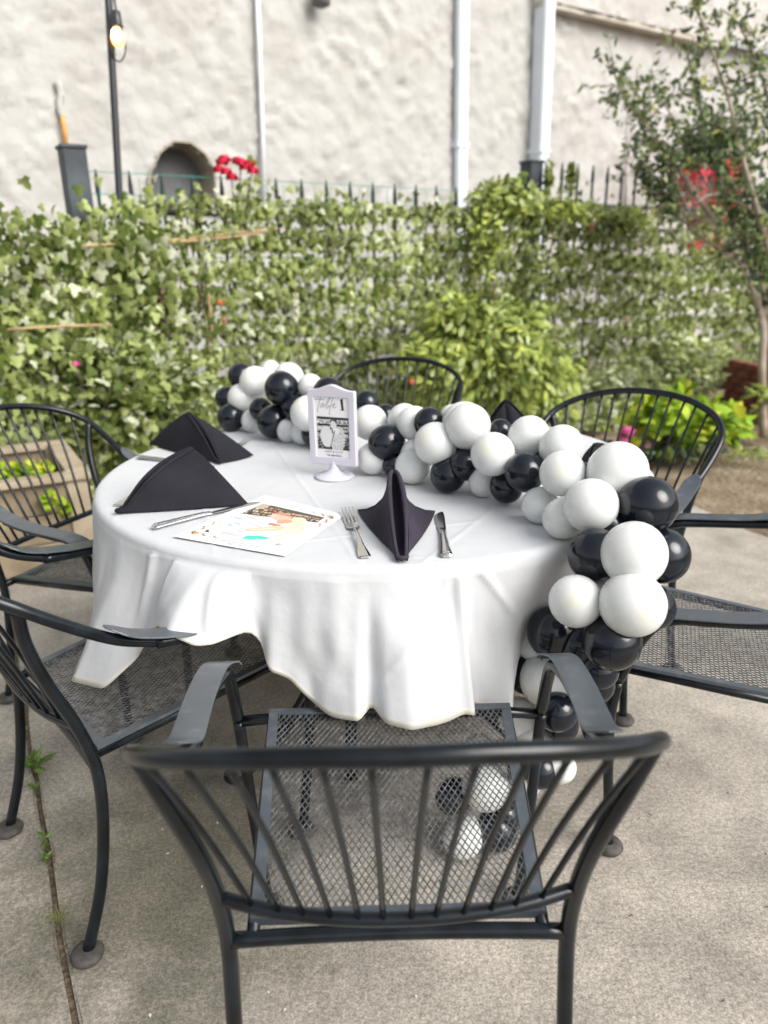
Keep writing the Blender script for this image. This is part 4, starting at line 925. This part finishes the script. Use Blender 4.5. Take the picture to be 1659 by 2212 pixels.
# ================================================================ CUTLERY
def along(a, b):
    a, b = Vector(a), Vector(b); d = b - a; L = d.length; return a, d.normalized(), L
def cutlery(kind, a, b, label, cat, lift=.001):
    a, d, L = along(a, b); sd_ = Vector((-d.y, d.x, 0)); root = empty(kind, (a.x, a.y, TZ + lift)); zb = 0
    def P(s, w, z): return d * s * L + sd_ * w + Vector((0, 0, z))
    def loft(name, st, matl=STEEL):
        v, f = [], []
        for s, w, c, z, h in st:      # along, half width, centre shift, height of the middle, thickness
            for dw, dz in ((-1, .2), (-.55, 1), (0, 1.15), (.55, 1), (1, .2), (.6, -.6), (-.6, -.6)):
                v.append(P(s, c + dw * w, z + h * .5 + dz * h * .5))
        n = 7
        for i in range(len(st) - 1):
            for k in range(n): f.append((i * n + k, i * n + (k + 1) % n, (i + 1) * n + (k + 1) % n, (i + 1) * n + k))
        f += [tuple(range(n))[::-1], tuple((len(st) - 1) * n + k for k in range(n))]
        o = mk(name, v, f, matl, root, smooth=False); bv = o.modifiers.new('b', 'BEVEL'); bv.width = .0008; bv.segments = 2; return o
    k = L / .24
    if kind == 'dinner_knife':
        loft('handle', [(0, .009, 0, .0, .006), (.015, .0125, 0, 0, .009), (.05, .0125, 0, 0, .0095), (.2, .0095, 0, 0, .009), (.4, .0075, 0, 0, .009), (.5, .0082, 0, 0, .008), (.52, .0088, 0, 0, .007)])
        loft('blade', [(.52, .0075, 0, .002, .003), (.6, .0098, .001, .001, .0026), (.78, .0112, .0015, .001, .0022), (.9, .0108, .001, .001, .002), (.965, .0075, -.0015, .001, .0018), (1.0, .002, -.005, .001, .0015)])
        loft('inlay', [(.04, .007, 0, .0085, .002), (.3, .0045, 0, .0085, .002), (.46, .004, 0, .0078, .002)])
    elif kind == 'spoon':
        loft('handle', [(0, .007, 0, 0, .003), (.02, .0095, 0, 0, .0035), (.2, .006, 0, .004, .003), (.55, .0035, 0, .009, .003), (.68, .004, 0, .006, .003)])
        loft('bowl', [(.66, .004, 0, .005, .003), (.74, .015, 0, .002, .003), (.85, .02, 0, 0, .003), (.95, .015, 0, .001, .003), (1, .005, 0, .004, .003)])
    else:
        loft('handle', [(0, .010, 0, 0, .004), (.015, .0135, 0, 0, .005), (.07, .0125, 0, .001, .005), (.2, .0075, 0, .005, .004), (.4, .0045, 0, .010, .004), (.52, .004, 0, .009, .0035), (.56, .006, 0, .006, .003)])
        loft('neck', [(.55, .005, 0, .006, .003), (.58, .0135, 0, .003, .003), (.62, .0155, 0, .001, .003), (.72, .0155, 0, .001, .0025)])
        for q in (-1.5, -.5, .5, 1.5):
            loft('tine', [(.715, .003, q * .0083, .001, .0025), (.85, .0026, q * .0083, .004, .0025), (.97, .002, q * .0083, .011, .002), (1.0, .0007, q * .0083, .013, .001)])
    tag(root, label, cat, 'silver cutlery on the table'); return root
cutlery('dinner_knife', tz(964, 1207), tz(949, 1108), 'silver knife right of the charcoal napkin nearest the camera', 'knife')
fka = tz(788, 1208); fkb = tz(749, 1108); cutlery('fork', fka, fkb, 'silver fork between the printed card and the charcoal napkin', 'fork')
cutlery('dinner_knife', tz(330, 1146), tz(560, 1088), 'silver knife lying between the black napkin and the printed card', 'knife', .0035)
cutlery('dinner_knife', tz(298, 991), tz(465, 1010), 'silver knife beside the rear left black napkin', 'knife')
cutlery('fork', tz(252, 1095), tz(350, 1045), 'silver fork mostly under the black napkin at the left table edge', 'fork')
cutlery('fork', tz(440, 985), tz(536, 958), 'silver fork whose tines show past the rear left napkin', 'fork')
cutlery('fork', tz(1330, 960), tz(1290, 1000), 'silver fork tip glinting by the hidden right rear napkin', 'fork')

# ================================================================ flat prints
def printmesh(name, w, h, nx, ny, fn, to, parent, rough=.45):
    """to(u,v)->point ; fn(u,v)->rgb, colours kept as a colour attribute (flat print)"""
    v, f, c = [], [], []
    for j in range(ny + 1):
        for i in range(nx + 1): v.append(to(i / nx, j / ny))
    for j in range(ny):
        for i in range(nx):
            a = j * (nx + 1) + i; f.append((a, a + 1, a + nx + 2, a + nx + 1)); c += [(*fn((i + .5) / nx, (j + .5) / ny), 1)] * 4
    me = bpy.data.meshes.new(name); me.from_pydata([tuple(p) for p in v], [], f)
    ca = me.color_attributes.new('print', 'FLOAT_COLOR', 'CORNER'); ca.data.foreach_set('color', np.array(c, dtype=np.float32).ravel())
    M = bpy.data.materials.new(name + '_ink'); M.use_nodes = True; b = M.node_tree.nodes['Principled BSDF']; b.inputs['Roughness'].default_value = rough
    at = M.node_tree.nodes.new('ShaderNodeVertexColor'); at.layer_name = 'print'; M.node_tree.links.new(at.outputs[0], b.inputs['Base Color']); me.materials.append(M)
    return link(name, me, parent)
def ell(u, v, cx_, cy_, rx, ry, an=0):
    x, y = u - cx_, v - cy_; c, s = math.cos(an), math.sin(an); return ((x * c + y * s) / rx) ** 2 + ((-x * s + y * c) / ry) ** 2 < 1
def ribbon(name, strokes, w, to, parent, matl):
    v, f = [], []
    for st in strokes:
        ww = w
        if isinstance(st, tuple): st, ww = st
        P = spline([np.array([*p, 0.]) for p in st], 6) if len(st) > 2 else [np.array([*p, 0.]) for p in st]
        o = len(v)
        for i, p in enumerate(P):
            T = P[min(i + 1, len(P) - 1)] - P[max(i - 1, 0)]; T = T / (np.linalg.norm(T) + 1e-9); n_ = np.array([-T[1], T[0]]); q = ww * (.6 + .4 * abs(T[1]))
            v.append(to(p[0] + n_[0] * q / 2, p[1] + n_[1] * q / 2)); v.append(to(p[0] - n_[0] * q / 2, p[1] - n_[1] * q / 2))
        for i in range(len(P) - 1): a = o + 2 * i; f.append((a, a + 1, a + 3, a + 2))
    return mk(name, v, f, matl, parent, smooth=False)
def text_mesh(name, body, size, matl, parent, place, shear=0, space=1):
    cu = bpy.data.curves.new(name, 'FONT'); cu.body = body; cu.size = size; cu.align_x = 'CENTER'; cu.shear = shear; cu.space_character = space; cu.resolution_u = 2
    t = bpy.data.objects.new(name, cu); COL.objects.link(t); bpy.context.view_layer.update()
    me = bpy.data.meshes.new_from_object(t.evaluated_get(bpy.context.evaluated_depsgraph_get())); bpy.data.objects.remove(t); bpy.data.curves.remove(cu)
    for q in me.vertices: q.co = Vector(place(q.co.x, q.co.y))
    me.materials.clear(); me.materials.append(matl); return link(name, me, parent)
# ---- table number sign
sb = tz(723, 1030); sg = empty('table_number_sign', (float(sb[0]), float(sb[1]), TZ + .001), math.radians(-24)); tag(sg, 'white plastic table number sign reading table 1 on a round stand', 'sign')
Wd, Ht, Z0 = .138, .203, .034; Yc = .0
v, f = lathe([(.054, 0), (.0545, .003), (.05, .006), (.034, .009), (.02, .016), (.0125, .026), (.0105, .036), (.0095, .042), (.007, .046)], 40); mk('stand', v, f, PLAST, sg)
def topz(u): return Z0 + Ht + .012 * math.exp(-((u - .5) / .26) ** 2 * 1.2) * 1.25 - .003
def ring(y, ins, zi=0):
    P = []
    n = 28; w = Wd / 2 - ins
    P.append((-w, y, Z0 + ins)); P.append((w, y, Z0 + ins))
    for k in range(n + 1):
        u = 1 - k / n; P.append(((-w + 2 * w * u), y, topz(u) - ins * (1 if ins else 0)))
    return P
bm = bmesh.new()
outer = [bm.verts.new(p) for p in ring(-.008, 0)]; outb = [bm.verts.new(p) for p in ring(.008, 0)]; N_ = len(outer)
iw, il = .0185, .0
def innerring(y):
    w = Wd / 2 - .0185; P = [(-w, y, Z0 + .021), (w, y, Z0 + .021)]
    for k in range(29): u = 1 - k / 28; P.append((-w + 2 * w * u, y, Z0 + Ht - .021))
    return P
inn = [bm.verts.new(p) for p in innerring(-.008)]; innb = [bm.verts.new(p) for p in innerring(-.0035)]
for i in range(N_):
    j = (i + 1) % N_; bm.faces.new((outer[i], outer[j], inn[j], inn[i])); bm.faces.new((inn[i], inn[j], innb[j], innb[i])); bm.faces.new((outer[j], outer[i], outb[i], outb[j]))
bm.faces.new(outb[::-1]); fo = bmo('frame', bm, PLAST, sg); bv = fo.modifiers.new('b', 'BEVEL'); bv.width = .0022; bv.segments = 3; bv.limit_method = 'ANGLE'; bv.angle_limit = math.radians(40)
iwid, ihgt = Wd - .037, Ht - .042
def sp_(u, vv, lay=0): return (-iwid / 2 + u * iwid, -.0038 - lay * .0003, Z0 + .021 + ihgt * (1 - vv))
mk('card', [sp_(0, 0), sp_(1, 0), sp_(1, 1), sp_(0, 1)], [(0, 1, 2, 3)[::-1]], PAPER, sg, smooth=False)
# strokes measured on the card: (x,y) -> card fractions
def cf(x, y): return ((x - 305) / 650, (y - (345 + (x - 305) * .085)) / (1158 + (x - 305) * .03))
def cfp(L): return [cf(*p) for p in L]
tab = [cfp([(440, 365), (405, 455), (375, 560), (362, 620), (375, 655)]), cfp([(308, 402), (370, 400), (430, 405), (505, 418)]),
       cfp([(470, 478), (435, 500), (418, 540), (432, 560), (460, 530), (482, 485), (478, 540), (490, 555), (515, 520), (560, 440), (590, 390), (612, 372), (600, 420), (560, 490), (535, 545), (545, 580), (575, 560), (578, 530), (600, 545), (625, 530)]),
       cfp([(668, 385), (640, 470), (605, 590), (588, 670), (600, 715)]), cfp([(655, 545), (690, 520), (700, 495), (685, 490), (658, 530), (660, 565), (690, 572), (735, 545)])]
ribbon('lettering', [(s_, .010) for s_ in tab], .01, lambda u, w: sp_(u, w, 1), sg, INK)
one = [cf(*p) for p in [(802, 425), (845, 400), (850, 400), (862, 615), (884, 636), (792, 628), (820, 612), (806, 440), (790, 440)]]
mk('numeral', [sp_(*p, 1) for p in one], [tuple(range(len(one)))[::-1]], INK, sg, smooth=False)
def bw_photo(u, v_):
    n1 = noise.noise(Vector((u * 60, v_ * 10, 1))); n2 = noise.noise(Vector((u * 34, v_ * 26, 5))); K = (.02,) * 3; Wt = (.72,) * 3
    if v_ < .07: c = K
    else:
        row = (v_ * 4.6) % 1; c = Wt if (row > .28 and n1 > -.05) else K
        if v_ > .62: c = K if n2 < .25 else (.5,) * 3
    if ell(u, v_, .30, .62, .2, .34, -.1): c = (.70 + .05 * n2,) * 3                     # pale shirt, left figure
    if ell(u, v_, .66, .72, .21, .45, .15): c = (.62,) * 3 if n2 < .3 else (.22,) * 3     # patterned dress, right figure
    if ell(u, v_, .53, .14, .11, .1, -.2): c = (.05,) * 3
    if ell(u, v_, .52, .24, .095, .13, -.25): c = (.66,) * 3
    if ell(u, v_, .60, .42, .1, .1): c = (.74,) * 3
    if abs(u - .5 + (v_ - .6) * .3) < .012 and .4 < v_ < .95: c = K
    if v_ > .93 and (.24 < u < .45 or .8 < u): c = K
    return c
printmesh('photo_print', 1, 1, 84, 84, bw_photo, lambda u, v_: sp_(.055 + .93 * u, .325 + .545 * v_, 1), sg)
text_mesh('caption', 'LUKE & KATE', .0085, INK, sg, lambda x, y: (sp_(.52 + x / iwid, .93)[0], -.0042, sp_(0, .925)[2] + y), 0, 1.1)
text_mesh('caption', 'The Night Before', .0078, INK, sg, lambda x, y: (sp_(.52 + x / iwid, .98)[0], -.0042, sp_(0, .985)[2] + y * 1.1), .5, .85)
# ---- printed card lying on the cloth
A, Bc, Cc, D = [tz(*p) for p in ((375, 1163), (615, 1205), (745, 1115), (572, 1073))]
cdn = empty('printed_card', (float(A[0]), float(A[1]), TZ)); tag(cdn, 'large white printed card with gold scroll corners and a colour photo', 'card')
def cp(u, w, lay=0):      # u along the lower edge, w upwards
    p = (A * (1 - u) + Bc * u) * (1 - w) + (D * (1 - u) + Cc * u) * w; k = .0032 + .0005 * lay + .006 * (max(0, .35 - u) ** 2) + .004 * max(0, .12 - w) * 2
    return (p[0] - A[0], p[1] - A[1], k)
n = 14; v, f = [], []
for lay in (0, -1.4):
    for j in range(n + 1):
        for i in range(n + 1): v.append(cp(i / n, j / n, lay))
for j in range(n):
    for i in range(n):
        a = j * (n + 1) + i; f.append((a, a + 1, a + n + 2, a + n + 1)); b = a + (n + 1) ** 2; f.append((b, b + n + 1, b + n + 2, b + 1))
rim = [i for i in range(n + 1)] + [(j + 1) * (n + 1) + n for j in range(n)] + [n * (n + 1) + i for i in range(n - 1, -1, -1)] + [j * (n + 1) for j in range(n - 1, 0, -1)]
for i in range(len(rim)): a, b = rim[i], rim[(i + 1) % len(rim)]; f.append((a, a + (n + 1) ** 2, b + (n + 1) ** 2, b))
mk('paper_sheet', v, f, PAPER, cdn, smooth=False)
def cap(u, w, a, b, ra, rb=None):
    rb = ra if rb is None else rb; dx, dy = b[0] - a[0], b[1] - a[1]; t = max(0, min(1, ((u - a[0]) * dx + (w - a[1]) * dy) / (dx * dx + dy * dy))); rr = ra + (rb - ra) * t
    return math.hypot(u - a[0] - dx * t, w - a[1] - dy * t) < rr
def col_photo(u, w):       # w up
    n1 = noise.noise(Vector((u * 48, w * 14, 2))); n2 = noise.noise(Vector((u * 9, w * 9, 6))); st = noise.noise(Vector((u * 6 + w * 26, w * 4 - u * 5, 8))); hr = noise.noise(Vector((u * 30 - w * 8, w * 5 + u * 4, 3)))
    c = (.80, .80, .79)
    if w > .60 + .2 * u:
        row = (w * 13 - u * 1.5) % 1; c = (.03, .026, .022)
        if row > .35 and n1 > .02: c = ((.75, .66, .52), (.7, .5, .3), (.6, .2, .15))[int((n2 + .6) * 2.2) % 3]
        if w > .95 - .03 * u: c = (.09, .08, .05)
        if u < .14 and w > .84: c = (.48, .4, .3)
    if cap(u, w, (.02, .34), (.36, .5), .2, .15) or cap(u, w, (.1, .16), (.5, .3), .17, .12): c = (.66 + .14 * st, .73 + .12 * st, .82 + .08 * st)
    if cap(u, w, (.3, .3), (.5, .5), .1): c = (.8, .82, .84)
    if st > .28 and u < .5 and .1 < w < .6: c = (.4, .46, .58)
    if cap(u, w, (.86, .6), (.97, .06), .13, .17): c = (.8 + .05 * hr, .73 + .2 * hr, .62 + .3 * hr)
    if cap(u, w, (.76, .74), (.86, .5), .11, .13): c = (.78 + .1 * hr, .66 + .2 * hr, .5 + .3 * hr)
    if cap(u, w, (.47, .76), (.53, .74), .115): c = (.78, .46, .38) if w < .79 else (.52, .26, .17)
    if cap(u, w, (.395, .72), (.40, .74), .03): c = (.84, .55, .5)
    if cap(u, w, (.61, .62), (.66, .66), .068, .06): c = (.76, .34, .22)
    if cap(u, w, (.53, .5), (.64, .5), .03): c = (.5, .2, .12)
    if cap(u, w, (.42, .24), (.68, .42), .05, .085): c = (.84, .48 + .16 * (u - .4), .38)
    if cap(u, w, (.44, .26), (.66, .41), .012): c = (.9, .68, .6)
    if cap(u, w, (.2, .6), (.3, .62), .035): c = (.82, .56, .56)
    if cap(u, w, (.22, .055), (.42, .05), .035, .02): c = (.82, .5, .56)
    if cap(u, w, (.56, .05), (.72, .12), .06, .05) and w < .15: c = (.06, .58, .48)
    if cap(u, w, (.56, .15), (.66, .165), .02): c = (.8, .5, .45)
    if u + w < .07: c = (.03, .03, .03)
    if u > .93 and w < .05 and n1 > -.1: c = (.03, .03, .03)
    return c
printmesh('photo_print', 1, 1, 130, 120, col_photo, lambda u, w: cp(.135 + .73 * u, .165 + .68 * w, 1), cdn)
def scroll(u0_, w0, su, sw):    # gold corner ornament
    L = []
    for k in range(5):
        a = .03 + .055 * k; r_ = .018 * (1 - k * .12)
        for (bx_, by_) in ((a, .0), (0., a)):
            cx_, cy_ = bx_ + .012 * ((k % 2) * 2 - 1) * (by_ == 0 and 0 or 1) + .008, by_ + .01 * ((k % 2) * 2 - 1) * (bx_ == 0 and 0 or 1) + .008
            st = [(u0_ + su * (cx_ + r_ * (1 - t * .75) * math.cos(t * 7 + k)), w0 + sw * (cy_ + r_ * (1 - t * .75) * math.sin(t * 7 + k))) for t in np.linspace(0, 1, 9)]
            L.append((st, .008 * (1 - .1 * k)))
        L.append(([(u0_ + su * (a - .03), w0 + sw * .006), (u0_ + su * a, w0 + sw * (.022 if k % 2 else -.008)), (u0_ + su * (a + .03), w0 + sw * .006)], .005))
        L.append(([(u0_ + su * .006, w0 + sw * (a - .03)), (u0_ + su * (.022 if k % 2 else -.008), w0 + sw * a), (u0_ + su * .006, w0 + sw * (a + .03))], .005))
    L.append(([(u0_, w0), (u0_ + su * .02, w0 + sw * .03), (u0_ + su * .045, w0 + sw * .03), (u0_ + su * .05, w0 + sw * .01)], .01))
    return L
ribbon('gold_scroll', scroll(.07, .10, 1, 1) , .004, lambda u, w: cp(u, w, 2), cdn, GOLD); ribbon('gold_scroll', scroll(.93, .90, -1, -1), .004, lambda u, w: cp(u, w, 2), cdn, GOLD)
ribbon('border_line', [([(.10, .44), (.10, .88)], .002), ([(.10, .88), (.6, .88)], .002), ([(.9, .56), (.9, .12)], .002), ([(.9, .12), (.45, .12)], .002)], .002, lambda u, w: cp(u, w, 2), cdn, INK)
text_mesh('caption', 'Congratulations Kate and Luke', .030, INK, cdn, lambda x, y: cp(.55 + x, .068 + y * .8, 2), .3, 1.0)
text_mesh('caption', 'May 11 2024', .030, INK, cdn, lambda x, y: cp(.55 + x, .030 + y * .8, 2), .3, 1.05)

# ================================================================ weeds in the slab joint, debris
WG = [leafmat('weed_green', (.13, .2, .05)), leafmat('weed_light', (.2, .3, .08))]
def rosette(px_, py_, n_, size, label, rise=.06):
    c = un(px_, py_, 0); root = empty('joint_weed', tuple(c)); tag(root, label, 'weed', 'weeds growing in the slab joint')
    for k in range(n_):
        a = k * 2.4 + rng.normal(0, .2); el = rng.uniform(.15, 1.0); d = np.array([math.cos(a) * math.cos(el), math.sin(a) * math.cos(el), math.sin(el)]); s_ = size * rng.uniform(.7, 1.1)
        nr_ = np.array([-d[0] * .5, -d[1] * .5, 1.]); o = leafpiece('oval', WG[k % 2], None, c + d * s_ * .55 + [0, 0, .01 + rise * k / n_ * .6], s_, d, nr_); adopt(o, root)
    mk('stem', *tubeg([(0, 0, -.02), (0, 0, rise)], .003, 6), WG[0], root)
rosette(76, 1668, 12, .052, 'largest leafy green weed in the slab joint at the left', .04); rosette(76, 1712, 6, .028, 'lower leaf tuft just beneath the largest weed in the joint', .02)
rosette(100, 1835, 5, .022, 'tiny weed sprout halfway down the slab joint'); rosette(98, 1862, 6, .02, 'dull flat sprout touching the tiny weed in the joint', .02); rosette(52, 1600, 5, .025, 'small weed tuft in the joint before the left chair leg'); rosette(48, 1515, 4, .02, 'farthest tiny weed in the slab joint')
gc = un(128, 1985, 0); gr = empty('grass_tuft', tuple(gc)); tag(gr, 'wispy yellow green grass tuft in the lower slab joint', 'grass tuft')
v, f = [], []
for k in range(42):
    a = rng.uniform(0, 6.28); L = rng.uniform(.02, .05); b = rng.normal(0, .006, 3) * [1, 1, 0]; tubeg([b, b + np.array([math.cos(a) * L * .4, math.sin(a) * L * .4, L * .55]), b + np.array([math.cos(a) * L, math.sin(a) * L, L * rng.uniform(.1, .6)])], lambda t: .0007 * (1.1 - t), 3, v, f, False)
o = mk('grass_blades', v, f, mat('dry_grass', (.35, .36, .12), .8, trans=.3), gr); o['kind'] = 'stuff'
DEB = mat('dry_debris', (.05, .035, .02), .9); PETW = mat('pale_flake', (.7, .68, .62), .8)
v, f = [], []
for k in range(70):
    p = [rng.uniform(-.9, 1.6), rng.uniform(.95, 2.6), .002]
    if p[0] < -.5 and p[1] < 1.2: continue
    a = rng.uniform(0, 6.28); L = rng.uniform(.002, .007); tubeg([np.array(p), np.array(p) + [math.cos(a) * L, math.sin(a) * L, .002], np.array(p) + [math.cos(a + .7) * L * 1.7, math.sin(a + .7) * L * 1.7, .0]], .0009, 4, v, f)
tag(mk('leaf_litter', v, f, DEB), 'scattered dark twig and seed bits on the concrete', 'litter', kind='stuff')
v, f = [], []
for k in range(26):
    p = [rng.uniform(-.6, .2), rng.uniform(.9, 1.6), .0025]; a = rng.uniform(0, 6.28); L = rng.uniform(.002, .006); o = len(v)
    v += [(p[0] + math.cos(a + q) * L * (1, .6, .9, .5)[i], p[1] + math.sin(a + q) * L * (1, .6, .9, .5)[i], p[2] + .001 * (i % 2)) for i, q in enumerate((0, 1.5, 3.1, 4.6))]; f.append((o, o + 1, o + 2, o + 3))
tag(mk('pale_flakes', v, f, PETW), 'scattered pale flakes on the concrete near the front chair', 'litter', kind='stuff')
